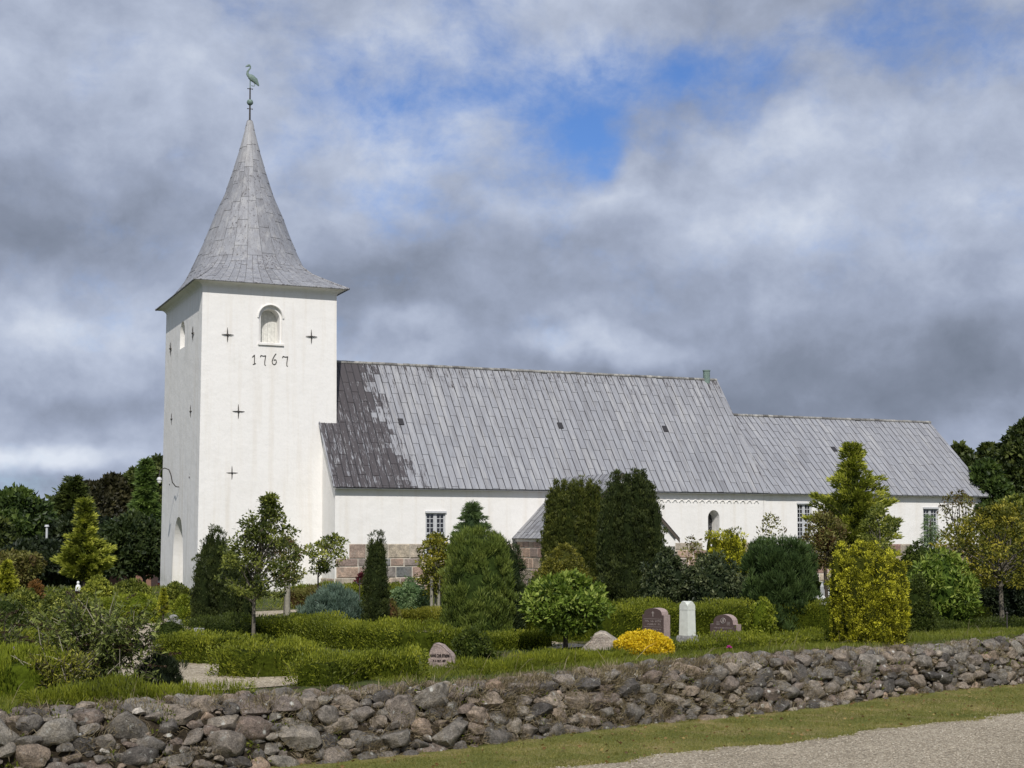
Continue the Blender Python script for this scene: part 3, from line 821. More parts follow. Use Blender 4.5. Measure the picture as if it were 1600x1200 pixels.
for v_ in o.data.vertices: v_.co.y *= .55
# ------------------------------------------------------------------ foliage
def leaf_quads(g, Pn, D, L, wr=.45, rnd=None, mat=0, fold=.15):
    n = len(Pn); L = np.broadcast_to(L, (n,))[:, None]
    S = unit(np.cross(D, rdir(n))); Nn = np.cross(S, D)
    wv = S*L*wr*.5; mid = Pn+D*L*.45+Nn*L*fold*.3
    V = np.stack([Pn, mid+wv, Pn+D*L-Nn*L*fold*.3, mid-wv], 1).reshape(-1, 3)
    Fc = np.arange(n*4).reshape(n, 4)
    g.add(V, Fc, rnd=.5 if rnd is None else np.clip(rnd, 0, 1), mat=mat)
def clumps(g, C, Rr, n_each, leaf, wr, dirw=(1, .3, .6), flat=1., shell=.55, tint=.22, jit=.13, base=.5, outc=None, mat=0):
    """balls of leaves round the centres C"""
    M_ = len(C); n = M_*n_each; idx = np.repeat(np.arange(M_), n_each)
    d = rdir(n); 
    if outc is not None: 
        o = unit(C-outc)[idx]; d = unit(d+o*.55)
    rr = Rr[idx]*(shell+(1-shell)*rng.random(n)**.6)
    Pn = C[idx]+d*rr[:, None]*np.array([1, 1, flat])
    D = unit(d*dirw[0]+np.array([0, 0, dirw[1]])+rdir(n)*dirw[2])
    ct = rng.normal(size=M_)*tint
    leaf_quads(g, Pn, D, leaf*(.6+.8*rng.random(n)), wr, base+ct[idx]+rng.normal(size=n)*jit, mat)
PROF = {
 'column': [(0, .80), (.1, .92), (.5, 1), (.8, .88), (.93, .6), (1, .15)],
 'spindle': [(0, .45), (.2, .85), (.5, 1), (.75, .8), (.9, .45), (1, .04)],
 'dome': [(0, .86), (.3, 1), (.6, .90), (.82, .62), (.95, .3), (1, .05)],
 'ball': [(0, .35), (.2, .8), (.5, 1), (.8, .78), (.95, .38), (1, .08)],
 'egg': [(0, .78), (.2, .98), (.4, 1), (.65, .84), (.85, .52), (.96, .22), (1, .04)],
 'cone': [(0, .85), (.12, 1), (.5, .60), (.8, .25), (1, .02)],
 'fan': [(0, .45), (.3, .75), (.7, 1), (.9, .9), (1, .55)],
}
def prof_r(p, t_):
    a = np.array(PROF[p] if isinstance(p, str) else p); return np.interp(t_, a[:, 0], a[:, 1])
def body(g, base, h, r, prof, cr, nl, leaf, wr, dirw, flat=1., lob=.15, tint=.25, dens=1., core=.80, ry=1., shell=.35, sp=2.0, inner=0., cmat=0, seed=0, jit=.13, basec=.5):
    """solid of revolution covered by leaf clumps; cr = clump radius, nl = leaves per clump"""
    base = np.asarray(base, float)
    area = 2*math.pi*r*h*.8+math.pi*r*r; Mn = max(12, int(area/(cr*cr*sp)*dens))
    t_ = rng.random(Mn*3); keep = rng.random(Mn*3) < prof_r(prof, t_)+.1; t_ = t_[keep][:Mn]; Mn = len(t_)
    th = rng.random(Mn)*2*math.pi; ph = rng.random(4)*6.28
    lobf = 1+lob*(np.sin(th*3+ph[0]+t_*5)+np.sin(th*5+ph[1]-t_*7)*.7)*.6+rng.normal(size=Mn)*lob*.4
    q = np.maximum(prof_r(prof, t_)*r*lobf-cr*.55, 0)
    if inner: q *= (1-inner*rng.random(Mn))
    push = np.where(rng.random(Mn) < .10, cr*(.5+1.1*rng.random(Mn)), 0.)*(0. if lob < .04 else 1.); q = q+push
    C = base+np.stack([q*np.cos(th), q*np.sin(th)*ry, np.minimum(t_*h, h-cr*.3)+push*.3], 1)
    ax = base+np.stack([0*t_, 0*t_, t_*h-.4*h*.2], 1)
    clumps(g, C, np.full(Mn, cr)*(.7+.6*rng.random(Mn))*np.where(push > 0, .7, 1), nl, leaf, wr, dirw, flat, shell, tint, jit, basec, outc=ax)
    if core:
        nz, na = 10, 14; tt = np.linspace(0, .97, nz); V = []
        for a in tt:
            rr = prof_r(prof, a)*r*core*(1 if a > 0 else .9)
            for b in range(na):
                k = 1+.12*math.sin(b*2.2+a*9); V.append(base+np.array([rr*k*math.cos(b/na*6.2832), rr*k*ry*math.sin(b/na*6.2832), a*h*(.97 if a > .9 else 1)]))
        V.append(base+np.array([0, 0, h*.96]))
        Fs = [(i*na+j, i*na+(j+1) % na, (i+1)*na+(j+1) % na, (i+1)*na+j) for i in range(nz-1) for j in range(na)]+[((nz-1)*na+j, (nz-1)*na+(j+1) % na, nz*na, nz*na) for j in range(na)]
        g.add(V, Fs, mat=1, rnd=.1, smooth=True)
# palettes (dark, middle, light leaf)
PAL = {
 'yew': ((.018,.026,.008),(.042,.058,.016),(.10,.12,.032)),
 'yew2': ((.024,.032,.007),(.07,.085,.016),(.16,.17,.035)),
 'goldyew': ((.04,.046,.006),(.27,.27,.018),(.72,.68,.06)),
 'gold': ((.10,.12,.015),(.32,.33,.035),(.60,.58,.08)),
 'greengold': ((.045,.06,.012),(.19,.215,.028),(.58,.58,.10)),
 'hedge': ((0.0443, 0.0582, 0.0055), (0.1495, 0.1748, 0.0148), (0.3102, 0.3177, 0.0324)),
 'hedgelight': ((0.0775, 0.1059, 0.0092), (0.1994, 0.233, 0.0203), (0.3545, 0.3813, 0.0462)),
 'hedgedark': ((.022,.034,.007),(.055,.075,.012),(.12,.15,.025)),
 'yellowhedge': ((.08,.085,.010),(.20,.195,.02),(.34,.31,.04)),
 'cypress': ((.035,.055,.012),(.115,.155,.028),(.22,.26,.055)),
 'cypressdark': ((.016,.028,.010),(.038,.056,.018),(.08,.105,.032)),
 'bottle': ((.022,.04,.012),(.055,.092,.028),(.13,.19,.055)),
 'blue': ((.05,.08,.06),(.12,.175,.135),(.22,.29,.23)),
 'bluegreen': ((.05,.08,.035),(.11,.16,.06),(.20,.27,.11)),
 'olive': ((0.0678, 0.113, 0.0452), (0.1469, 0.2147, 0.0904), (0.2599, 0.339, 0.1695)),
 'broad': ((0.0386, 0.0554, 0.0107), (0.1417, 0.1662, 0.0268), (0.3607, 0.3695, 0.0751)),
 'laurel': ((0.0386, 0.0677, 0.0107), (0.1288, 0.1909, 0.0237), (0.3865, 0.4434, 0.0966)),
 'viburnum': ((.02,.03,.014),(.05,.068,.025),(.20,.22,.11)),
 'youngtree': ((0.0342, 0.0491, 0.0114), (0.0889, 0.109, 0.0209), (0.228, 0.2507, 0.0475)),
 'autumn': ((.05,.06,.010),(.18,.18,.022),(.36,.31,.04)),
 'bronze': ((.05,.055,.012),(.15,.145,.022),(.28,.25,.04)),
 'mixed': ((.08, .045, .02), (.13, .12, .03), (.24, .24, .07)),
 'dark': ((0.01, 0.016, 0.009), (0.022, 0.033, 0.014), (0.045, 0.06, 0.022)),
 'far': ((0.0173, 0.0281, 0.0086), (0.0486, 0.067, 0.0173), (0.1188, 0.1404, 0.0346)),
 'farbrown': ((.018,.019,.010),(.040,.038,.017),(.075,.068,.028)),
 'fargreen': ((0.0221, 0.0387, 0.011), (0.0553, 0.0884, 0.0199), (0.1105, 0.1547, 0.0331)),
 'farspruce': ((0.042, 0.072, 0.024), (0.108, 0.168, 0.042), (0.216, 0.3, 0.072)),
 'red': ((.05, .008, .012), (.11, .018, .028), (.19, .04, .05)),
 'mum': ((.35, .25, .01), (.72, .52, .02), (.88, .70, .06)),
 'grass': ((0.0684, 0.0872, 0.0095), (0.1482, 0.1744, 0.0209), (0.2736, 0.2725, 0.0475)),
 'dry': ((.10,.075,.045),(.21,.165,.10),(.36,.30,.19)),
 'seed': ((.02, .012, .008), (.05, .03, .018), (.09, .06, .03)),
 'orange': ((.08,.05,.015),(.20,.10,.03),(.30,.16,.05)),
 'lawnb': ((.10, .11, .022), (.20, .195, .045), (.38, .30, .13)),
}
def LM(k, **kw): return leafmat(k, PAL[k], **kw)
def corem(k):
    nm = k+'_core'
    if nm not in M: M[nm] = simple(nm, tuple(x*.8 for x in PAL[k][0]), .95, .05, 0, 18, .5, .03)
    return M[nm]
STY = {  # clump radius, leaves per clump, leaf length, width ratio, dirw, flat, shell
 'yew': dict(cr=.075, nl=38, leaf=.05, wr=.3, dirw=(.7, 1.0, .5), tint=.22, sp=2.3, core=.84),
 'goldyew': dict(cr=.068, nl=44, leaf=.038, wr=.4, dirw=(.9, .6, .5), tint=.20, jit=.16, sp=2.3, core=.88, lob=.07),
 'fluffy': dict(cr=.10, nl=46, leaf=.085, wr=.16, dirw=(.9, .6, .6), tint=.18),
 'needle': dict(cr=.11, nl=50, leaf=.09, wr=.14, dirw=(.8, 1.1, .35), tint=.18),
 'broad': dict(cr=.16, nl=40, leaf=.085, wr=.5, dirw=(.7, .1, .8), tint=.22),
 'small': dict(cr=.09, nl=40, leaf=.045, wr=.5, dirw=(.8, .4, .7), tint=.2),
 'laurel': dict(cr=.15, nl=28, leaf=.10, wr=.48, dirw=(.7, .3, .8), tint=.2, shell=.3),
 'spruce': dict(cr=.13, nl=50, leaf=.10, wr=.2, dirw=(1., .25, .5), flat=.6, tint=.2),
}
def shrub(name, label, cat, px, Y, wpx, ytop, prof, sty, pal, group=None, ry=1., stems=None, dy=0, sink=.05, **kw):
    """a shrub that stands at distance Y under pixel column px; ytop gives its height, wpx its spread"""
    b = onground(px, Y); top = P(px, ytop, Y)[2]; h = top-b[2]; r = wpx*.5*Y/F
    e = empty(name, tuple(b), rng.random()*6.28 if ry == 1. else 0, label, cat, group)
    s = dict(STY[sty]); s.update(kw)
    core = s.pop('core', .8); h0 = s.pop('h0', 0.)
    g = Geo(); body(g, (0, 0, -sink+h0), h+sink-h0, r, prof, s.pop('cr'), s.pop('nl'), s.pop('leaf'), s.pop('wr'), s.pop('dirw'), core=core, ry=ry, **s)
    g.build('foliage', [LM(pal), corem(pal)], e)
    g = Geo()
    for k in range(3):
        a = rng.random()*6.28; g.tube([(.03*math.cos(a), .03*math.sin(a), -.1), (.12*r*math.cos(a), .12*r*math.sin(a), h*.3), (.3*r*math.cos(a), .3*r*math.sin(a), h*.65)], [.035, .025, .01], 6)
    g.build('stem', M['darkbark'], e)
    return e
def plumes(name, label, cat, px, Y, spec, sty, pal, group=None, **kw):
    """upright yew made of several leading plumes: spec = (px, ytop, width px, depth offset m)"""
    b = onground(px, Y); e = empty(name, tuple(b), 0, label, cat, group)
    s = dict(STY[sty]); s.update(kw); g = Geo(); c0 = s.pop('core', .82); pf = s.pop('prof', 'column')
    ks = {k: s.pop(k) for k in ('cr', 'nl', 'leaf', 'wr', 'dirw')}
    for (qx, qt, qw, dy) in spec:
        Yq = Y+dy; top = P(qx, qt, Yq)[2]; x = (qx-800)/F*Yq-b[0]
        h = top-b[2]+.05
        body(g, (x, dy, -.05), h, qw*.5*Yq/F, pf, ks['cr'], ks['nl'], ks['leaf'], ks['wr'], ks['dirw'], core=c0, **s)
    g.build('foliage', [LM(pal), corem(pal)], e)
    g = Geo()
    for (qx, qt, qw, dy) in spec[:4]:
        x = (qx-800)/F*(Y+dy)-b[0]; g.tube([(x*.3, dy*.3, -.1), (x*.8, dy*.8, .4), (x, dy, 1.2)], [.06, .045, .02], 6)
    g.build('stem', M['darkbark'], e)
    return e
def plume_set(px0, px1, env, n, w, dy=.35, prof=None, seed=0):
    q = np.random.default_rng(seed); out_ = []
    for i in range(n):
        x = px0+w*.4+(px1-px0-w*.8)*(i+.5+q.normal()*.25)/n; yt = float(np.interp(x, [e[0] for e in env], [e[1] for e in env]))
        out_.append((x, yt+abs(q.normal())*7*(w/20), w*(.75+.5*q.random()), q.normal()*dy))
    return out_
PL = [(0, .9), (.6, 1), (.82, .72), (.93, .38), (1, .04)]
def limb(g, p0, p1, r0, r1, bend=.12, n=5, mat=0):
    p0 = np.asarray(p0, float); p1 = np.asarray(p1, float); L = np.linalg.norm(p1-p0); off = rdir(1)[0]*L*bend; off[2] = abs(off[2])*.5
    pts = [p0*(1-q)+p1*q+off*math.sin(q*math.pi) for q in np.linspace(0, 1, n)]
    g.tube(pts, np.linspace(r0, r1, n), 6, mat=mat); return pts
def tree(name, label, cat, px, Y, wpx, ytop, ybot, sty, pal, group=None, nc=60, ncl=None, trunk=.05, lean=0., bark='bark', prof='ball', rr=None, hollow=.5, ry=1., cr=None, nb=14, core=0, **kw):
    """tree with a trunk, limbs and an open crown between pixel rows ytop and ybot"""
    b = onground(px, Y); zt = P(px, ytop, Y)[2]-b[2]; zb = P(px, ybot, Y)[2]-b[2]; r = wpx*.5*Y/F
    e = empty(name, tuple(b), 0 if lean or ry != 1 else rng.random()*6.28, label, cat, group)
    s = dict(STY[sty]); s.update(kw); H = zt-zb; cr = cr or s['cr']
    t_ = rng.random(nc); th = rng.random(nc)*6.283
    q = prof_r(prof, t_)*r*(1-hollow*rng.random(nc)**1.5)-cr*.4
    C = np.stack([q*np.cos(th)+lean*t_, q*np.sin(th)*ry, zb+cr*.4+t_*(H-cr*.9)], 1)
    g = Geo(); clumps(g, C, cr*(.55+.8*rng.random(nc)), s['nl'], s['leaf'], s['wr'], s['dirw'], s.get('flat', .8), s.get('shell', .2), s.get('tint', .22), s.get('jit', .15), outc=np.array([lean*.5, 0, zb+H*.4]))
    if core:
        V, Fc = ico(3); nn = 1+.15*np.sin(V[:, :1]*5+V[:, 1:2]*4)
        g.add(V*nn*np.array([r*core, r*core*ry, H*.5*core])+np.array([lean*.5, 0, zb+H*.5]), np.c_[Fc, Fc[:, 2]], mat=1, rnd=.1, smooth=True)
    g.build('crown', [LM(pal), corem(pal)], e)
    g = Geo(); n = 8; ztk = zb+H*.75
    tp = [np.array([lean*max(0, (z-zb)/H)*.8+.03*trunk*20*math.sin(z*2)*.3, .02*math.cos(z*1.7), z]) for z in np.linspace(-.15, ztk, n)]
    g.tube(tp, np.linspace(trunk*1.15, trunk*.25, n), 8)
    for i in rng.choice(nc, min(nb, nc), replace=False):
        z0 = zb*.85+(C[i][2]-zb)*.45; z0 = min(max(z0, zb*.75), ztk*.95); k = (z0+.15)/(ztk+.15)
        p0 = np.array([np.interp(z0, np.linspace(-.15, ztk, n), [p[0] for p in tp]), 0, z0])
        limb(g, p0, C[i], trunk*(1-k)*.6+.006, .004+trunk*.05)
    g.build('trunk', M[bark], e)
    return e
def conifer(name, label, cat, px, Y, wpx, ytop, ybot, pal, group=None, tiers=16, per=9, leaf=.12, nl=60, droop=.15, up=.0, wr=.18, rag=.25, prof=None, cr=None, core=.45, rise=0.):
    """conifer with tiers of spreading boughs"""
    b = onground(px, Y); zt = P(px, ytop, Y)[2]-b[2]; zb = P(px, ybot, Y)[2]-b[2]; r = wpx*.5*Y/F
    e = empty(name, tuple(b), rng.random()*6.28, label, cat, group); H = zt-zb
    prof = prof or [(0, .8), (.1, 1), (.5, .58), (.8, .27), (1, .02)]
    g = Geo(); gt = Geo(); gt.tube([(0, 0, -.2), (0, 0, zb+H*.5), (0, 0, zt-.05*H)], [r*.07+.02, r*.04+.012, .01], 8)
    for i in range(tiers):
        f = (i+.5*rng.random())/tiers; z = zb+f*H; R0 = prof_r(prof, f)*r; k = max(3, int(per*(.45+.55*(1-f))))
        for j in range(k):
            a = (j+rng.random()*.8)/k*6.283+i*1.7; L = R0*(1-rag*rng.random()); 
            nseg = max(2, int(L/(r*.16)+1)); tipz = z-L*droop+L*up*1.
            C = []
            for q in np.linspace(.25 if nseg > 2 else .5, 1, nseg):
                C.append([L*q*math.cos(a), L*q*math.sin(a), z+(L*up-L*droop)*q+rise*L*q*q+rng.normal()*.02*r])
            C = np.array(C); w0 = (cr or r*.16)*(1.15-.5*np.linspace(0, 1, nseg))*(.8+.4*rng.random())
            n_ = nl; idx = np.repeat(np.arange(nseg), n_); d = rdir(len(idx))
            Pn = C[idx]+d*w0[idx][:, None]*rng.random(len(idx))[:, None]**.4*np.array([1, 1, .42])
            out_ = np.array([math.cos(a), math.sin(a), 0])
            D = unit(out_*.9+d*.5+np.array([0, 0, up*.8-droop*1.2+.1])+rdir(len(idx))*.35)
            tb = rng.normal()*.17
            leaf_quads(g, Pn, D, leaf*(.6+.8*rng.random(len(idx))), wr, .45+tb+.28*(np.linspace(0, 1, nseg)[idx]-.4)+rng.normal(size=len(idx))*.12)
            if L > .25*r: gt.tube([(0, 0, z), tuple(C[len(C)//2]), tuple(C[-1])], [.012*r+.006, .008*r+.004, .003], 4, caps=False)
    if core:
        V = []; nz = 8; na = 12
        for f in np.linspace(0, .95, nz):
            for q in range(na): rr = prof_r(prof, f)*r*core; V.append((rr*math.cos(q/na*6.283), rr*math.sin(q/na*6.283), zb+f*H))
        g.add(V, [(i*na+j, i*na+(j+1) % na, (i+1)*na+(j+1) % na, (i+1)*na+j) for i in range(nz-1) for j in range(na)], mat=1, rnd=.1, smooth=True)
    g.build('crown', [LM(pal), corem(pal)], e); gt.build('trunk', M['darkbark'], e)
    return e
def hedge(name, label, pix, w, h, pal, leaf=.045, wr=.4, dens=1., group=None, cat='hedge', dirw=(.8, .7, .6), bumpy=.075, taper=.9, rough=.20):
    """clipped hedge; pix = pixel positions of the foot of its front side"""
    pts = np.array([G(*p) for p in pix]); pts[:, 1] += w/2
    o = pts[0].copy(); seg = np.linalg.norm(np.diff(pts[:, :2], axis=0), axis=1); cum = np.concatenate([[0], np.cumsum(seg)]); Lh = cum[-1]
    def at(s): return np.stack([np.interp(s, cum, pts[:, 0]), np.interp(s, cum, pts[:, 1])], -1)
    per = w+2*h; n = int(Lh*per*1500*dens*(.045/leaf)**1.6)+400
    s = rng.random(n)*Lh; q = rng.random(n)*per
    side = np.where(q < h, -1, np.where(q < h+w, 0, 1)); 
    y = np.where(side == 0, q-h-w/2, side*w/2*1.); z = np.where(side == -1, q, np.where(side == 0, h, q-h-w))
    ph = rng.random(6)*6.28
    bmp = bumpy*(np.sin(s*2.1+ph[0])+np.sin(s*5.3+y*3+ph[1])*.6+np.sin(s*9+z*6+ph[2])*.4)
    kz = z/h; y = y*(taper+(1-taper)*(1-kz)); 
    cor = np.clip((np.abs(y)/(w/2)-.75)/.25, 0, 1)*np.clip((kz-.7)/.3, 0, 1)
    z = z*(1+bmp/h*.8*(side == 0))-cor*.09; y = y+np.where(side != 0, side*bmp*.7, 0)
    dep = rng.random(n)**1.6*.15
    T = np.gradient(at(np.linspace(0, Lh, 50)), axis=0); T = unit(T); ti = np.clip((s/Lh*49).astype(int), 0, 49); T = T[ti]; Nn = np.stack([-T[:, 1], T[:, 0]], 1)
    c = at(s); xy = c+Nn*y[:, None]
    nrm = np.zeros((n, 3)); nrm[:, 2] = (side == 0)*1.; nrm[:, :2] += Nn*(side[:, None])
    e0 = np.clip(1-s/(w*.4), 0, 1)*1.+0; e1 = np.clip(1-(Lh-s)/(w*.4), 0, 1)
    gz = hz(xy[:, 0], xy[:, 1])
    zz = gz+z*(1-.12*(e0+e1))+rng.normal(size=n)*.02+(rng.random(n) < .03)*.05*rng.random(n)
    Pn = np.stack([xy[:, 0], xy[:, 1], zz], 1)-nrm*dep[:, None]
    D = unit(nrm*dirw[0]+np.array([0, 0, dirw[1]])+rdir(n)*dirw[2])
    tnt = .5+rough*(np.sin(s*3.3+ph[3])*np.sin(s*7.7+z*9+ph[4])+np.sin(s*1.3+y*4+ph[5])*.6)+rng.normal(size=n)*.14
    g = Geo(); leaf_quads(g, Pn-o, D, leaf*(.6+.8*rng.random(n)), wr, tnt)
    # ends
    for s0, sg in ((0, -1), (Lh, 1)):
        m_ = int(w*h*900*dens*(.045/leaf)**1.6)+60; yy = (rng.random(m_)-.5)*w; z2 = rng.random(m_)*h*.93; ti0 = 0 if sg < 0 else 49
        T0 = unit(np.gradient(at(np.linspace(0, Lh, 50)), axis=0))[ti0]; N0 = np.array([-T0[1], T0[0]]); c0 = at(np.array([s0]))[0]
        X = c0+N0*yy[:, None]+T0*sg*(.03+.04*rng.random(m_))[:, None]; Pq = np.c_[X, hz(X[:, 0], X[:, 1])+z2]
        D = unit(np.array([T0[0]*sg, T0[1]*sg, .5])+rdir(m_)*.6); leaf_quads(g, Pq-o, D, leaf*(.6+.8*rng.random(m_)), wr, .5+rng.normal(size=m_)*.18)
    nseg = max(3, int(Lh/.4)); V = []
    for a in np.linspace(.05, Lh-.05, nseg):
        i = min(49, int(a/Lh*49)); Tt = unit(np.gradient(at(np.linspace(0, Lh, 50)), axis=0))[i]; Nt = np.array([-Tt[1], Tt[0]]); cc = at(np.array([a]))[0]
        for yy, zz_ in ((-w/2+.15, -.1), (-w/2+.15, h-.18), (-w/2+.22, h-.11), (w/2-.22, h-.11), (w/2-.15, h-.18), (w/2-.15, -.1)):
            p = cc+Nt*yy*(taper if zz_ > 0 else 1); V.append((p[0]-o[0], p[1]-o[1], float(hz(p[0], p[1]))+zz_-o[2]))
    g.add(V, [(i*6+j, i*6+j+1, (i+1)*6+j+1, (i+1)*6+j) for i in range(nseg-1) for j in range(5)]+[(0, 1, 2, 3), (0, 3, 4, 5), ((nseg-1)*6, (nseg-1)*6+1, (nseg-1)*6+2, (nseg-1)*6+3), ((nseg-1)*6, (nseg-1)*6+3, (nseg-1)*6+4, (nseg-1)*6+5)], mat=1, rnd=.1)
    ob = g.build(name, [LM(pal), corem(pal)]); ob.location = tuple(o)
    return tag(ob, label, cat, group)

# ---- background trees
def bgtree(name, label, px, Y, wpx, ytop, ybot, pal, nc=220, cr=None, leaf=None, nl=46, prof='ball', group='trees beyond the churchyard', trunk=.25, hollow=.25, core=.72, **kw):
    r = wpx*.5*Y/F; cr = cr or r*.20; leaf = leaf or .0034*Y
    return tree(name, label, 'tree', px, Y, wpx, ytop, ybot, 'broad', pal, group, nc=nc, nl=nl, cr=cr, leaf=leaf, wr=.6, trunk=trunk, bark='darkbark', prof=prof, hollow=hollow, core=core, tint=.26, nb=6, **kw)
bgtree('broadleaf_tree', 'round dark green tree at the far left of the tree line', 22, 112, 150, 766, 900, 'fargreen', nc=320)
bgtree('broadleaf_tree', 'dark tree between the round left tree and the flat-topped conifer', 92, 124, 110, 782, 905, 'far')
bgtree('broadleaf_tree', 'brownish tree behind the tip of the golden cypress', 142, 126, 110, 757, 905, 'farbrown', nc=280)
bgtree('broadleaf_tree', 'dark brown tree standing left of the pale green larch', 176, 128, 84, 746, 905, 'farbrown', nc=260)
bgtree('broadleaf_tree', 'tall dark tree partly hidden by the tower, highest on the left', 246, 130, 110, 716, 905, 'far', nc=300)
bgtree('broadleaf_tree', 'dark tree rising just left of the larch tip', 210, 133, 74, 736, 905, 'far', nc=220)
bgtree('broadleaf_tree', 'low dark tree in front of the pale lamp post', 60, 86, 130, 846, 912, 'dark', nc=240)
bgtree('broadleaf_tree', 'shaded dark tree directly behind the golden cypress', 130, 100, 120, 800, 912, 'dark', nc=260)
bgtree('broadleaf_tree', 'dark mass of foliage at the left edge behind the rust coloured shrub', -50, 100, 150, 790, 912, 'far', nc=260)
bgtree('broadleaf_tree', 'large dark evergreen tree filling the gap left of the tower', 208, 84, 118, 806, 896, 'cypressdark', nc=340, trunk=.3, prof='dome')
conifer('pine_tree', 'dark pine with flat layered boughs rising above the left tree line', 'tree', 116, 118, 52, 747, 800, 'far', 'trees beyond the churchyard', tiers=8, per=8, leaf=.5, nl=46, droop=-.05, rag=.45, wr=.3, prof=[(0, .9), (.3, 1), (.6, .62), (.9, .4), (1, .25)])
conifer('larch_tree', 'tall pale green larch with drooping boughs left of the tower', 'tree', 228, 96, 72, 715, 885, 'farspruce', 'trees beyond the churchyard', tiers=20, per=11, leaf=.34, nl=40, droop=.10, rise=.0, rag=.3, wr=.22)
bgtree('broadleaf_tree', 'dark tree behind the east end of the chancel, lowest of the right tree line', 1500, 132, 76, 696, 890, 'far', nc=260)
bgtree('broadleaf_tree', 'dark tree in the middle of the right tree line', 1545, 138, 90, 698, 890, 'far', nc=280)
bgtree('broadleaf_tree', 'tall green tree at the right edge above the orange tree', 1604, 96, 110, 660, 880, 'far', nc=420, trunk=.3)
bgtree('broadleaf_tree', 'mid green bushy tree beside the chancel gable', 1540, 84, 84, 722, 890, 'fargreen', nc=320)
bgtree('broadleaf_tree', 'olive green tree low behind the orange tree', 1590, 72, 110, 778, 890, 'broad', nc=300)
# far wood closing the horizon
g = Geo(); n = 520; x = -150+330*rng.random(n); y = 175+18*rng.random(n)+.12*np.abs(x); hh = 5.5+2.2*np.sin(x*.09)+1.2*np.sin(x*.31+1)
C = np.stack([x, y, -3+hh*rng.random(n)**.6], 1); clumps(g, C, 1.5+1.3*rng.random(n), 70, .8, .6, (1, .3, .7), .8, .4, .25, .14)
for x0 in np.arange(-150, 180, 6.): g.add([(x0, 184+.12*abs(x0), -4), (x0+6, 184+.12*abs(x0+6), -4), (x0+6, 184+.12*abs(x0+6), 1.2), (x0, 184+.12*abs(x0), 1.2), (x0, 190+.12*abs(x0), 1.2), (x0+6, 190+.12*abs(x0+6), 1.2)], [(0, 1, 2, 3), (3, 2, 5, 4)], mat=1)
tag(g.build('far_wood', [LM('far'), corem('far')]), 'distant dark wood closing the horizon behind the church', 'wood', kind='stuff')
# ---- yews and conifers in the churchyard
e1 = [(300, 905), (310, 868), (322, 834), (330, 821), (343, 824), (352, 832), (364, 842), (378, 866), (398, 900)]
plumes('yew_tree', 'dark spreading yew with several pointed tops in front of the tower corner', 'yew', 348, 33, plume_set(300, 398, e1, 11, 17, .3, seed=1)+plume_set(302, 396, [(x, y+28) for x, y in e1], 9, 26, .15, seed=2), 'yew', 'yew', prof=PL, core=.8)
plumes('columnar_yew', 'narrow dark columnar yew in front of the granite plinth', 'yew', 588, 34, plume_set(570, 606, [(570, 848), (578, 834), (586, 827), (596, 832), (606, 850)], 6, 11, .12, seed=3)+[(588, 852, 36, 0), (588, 905, 39, 0)], 'yew', 'yew', prof=PL, core=.8)
e2 = [(850, 812), (857, 770), (866, 750), (880, 744), (898, 743), (916, 738), (928, 752), (942, 770)]
plumes('yew_tree', 'broad olive tinted yew with a ragged crown before the porch roof', 'yew', 895, 45, plume_set(850, 940, e2, 12, 13, .3, seed=4)+plume_set(852, 940, [(x, y+22) for x, y in e2], 8, 20, .3, seed=5)+[(872, 762, 40, .2), (898, 752, 46, .2), (922, 752, 40, .2), (934, 756, 28, .0), (870, 800, 44, .1), (916, 795, 46, .1), (894, 785, 60, .2), (858, 812, 18, .0)], 'yew', 'yew2', cr=.10, leaf=.075, prof=PL, core=.8)
e3 = [(932, 790), (940, 762), (956, 744), (966, 744), (972, 748), (978, 738), (992, 729), (1006, 733), (1018, 745), (1024, 775), (1036, 820)]
plumes('yew_tree', 'tallest dark yew, hiding the porch door, right of the olive tinted one', 'yew', 983, 41, plume_set(934, 1034, e3, 14, 13, .35, seed=6)+plume_set(936, 1032, [(x, y+24) for x, y in e3], 9, 22, .3, seed=7)+[(965, 738, 26, .1), (958, 758, 44, .2), (980, 744, 50, .3), (1003, 738, 46, .2), (1016, 752, 34, .1), (970, 775, 60, .1), (1000, 770, 66, 0), (1014, 800, 44, .1), (985, 860, 100, 0)], 'yew', 'yew', cr=.095, leaf=.07, prof=PL, core=.8)
shrub('cypress_bush', 'large feathery green cypress bush behind the lettered grey headstone', 'cypress', 747, 29, 104, 832, [(0, .92), (.3, 1), (.6, .97), (.8, .86), (.93, .66), (1, .35)], 'fluffy', 'cypress', ry=.8, nl=70, cr=.10, leaf=.095, wr=.13, dirw=(.6, 1.1, .4), lob=.05)
shrub('cypress_bush', 'darker feathery cypress touching the right side of the large green one', 'cypress', 791, 29.6, 62, 846, [(0, .95), (.4, 1), (.7, .85), (.9, .55), (1, .15)], 'fluffy', 'cypressdark', nl=60, cr=.12)
conifer('spruce_tree', 'blue green spruce whose top shows above the large cypress bush', 'spruce', 738, 46, 80, 784, 905, 'bluegreen', tiers=16, per=12, leaf=.12, nl=46, droop=.02, up=.1, rag=.2, core=.6, prof=[(0, .9), (.3, .95), (.55, .75), (.8, .42), (.95, .12), (1, .03)])
shrub('bottlebrush_conifer', 'dense dark green rounded conifer with upright brush like shoots', 'conifer', 1216, 33, 104, 846, [(0, .93), (.3, 1), (.7, .98), (.9, .85), (1, .45)], 'needle', 'bottle', nl=60, leaf=.12, lob=.05)
e4 = [(1296, 862), (1308, 848), (1325, 843), (1343, 836), (1362, 848), (1385, 848), (1400, 858), (1412, 880)]
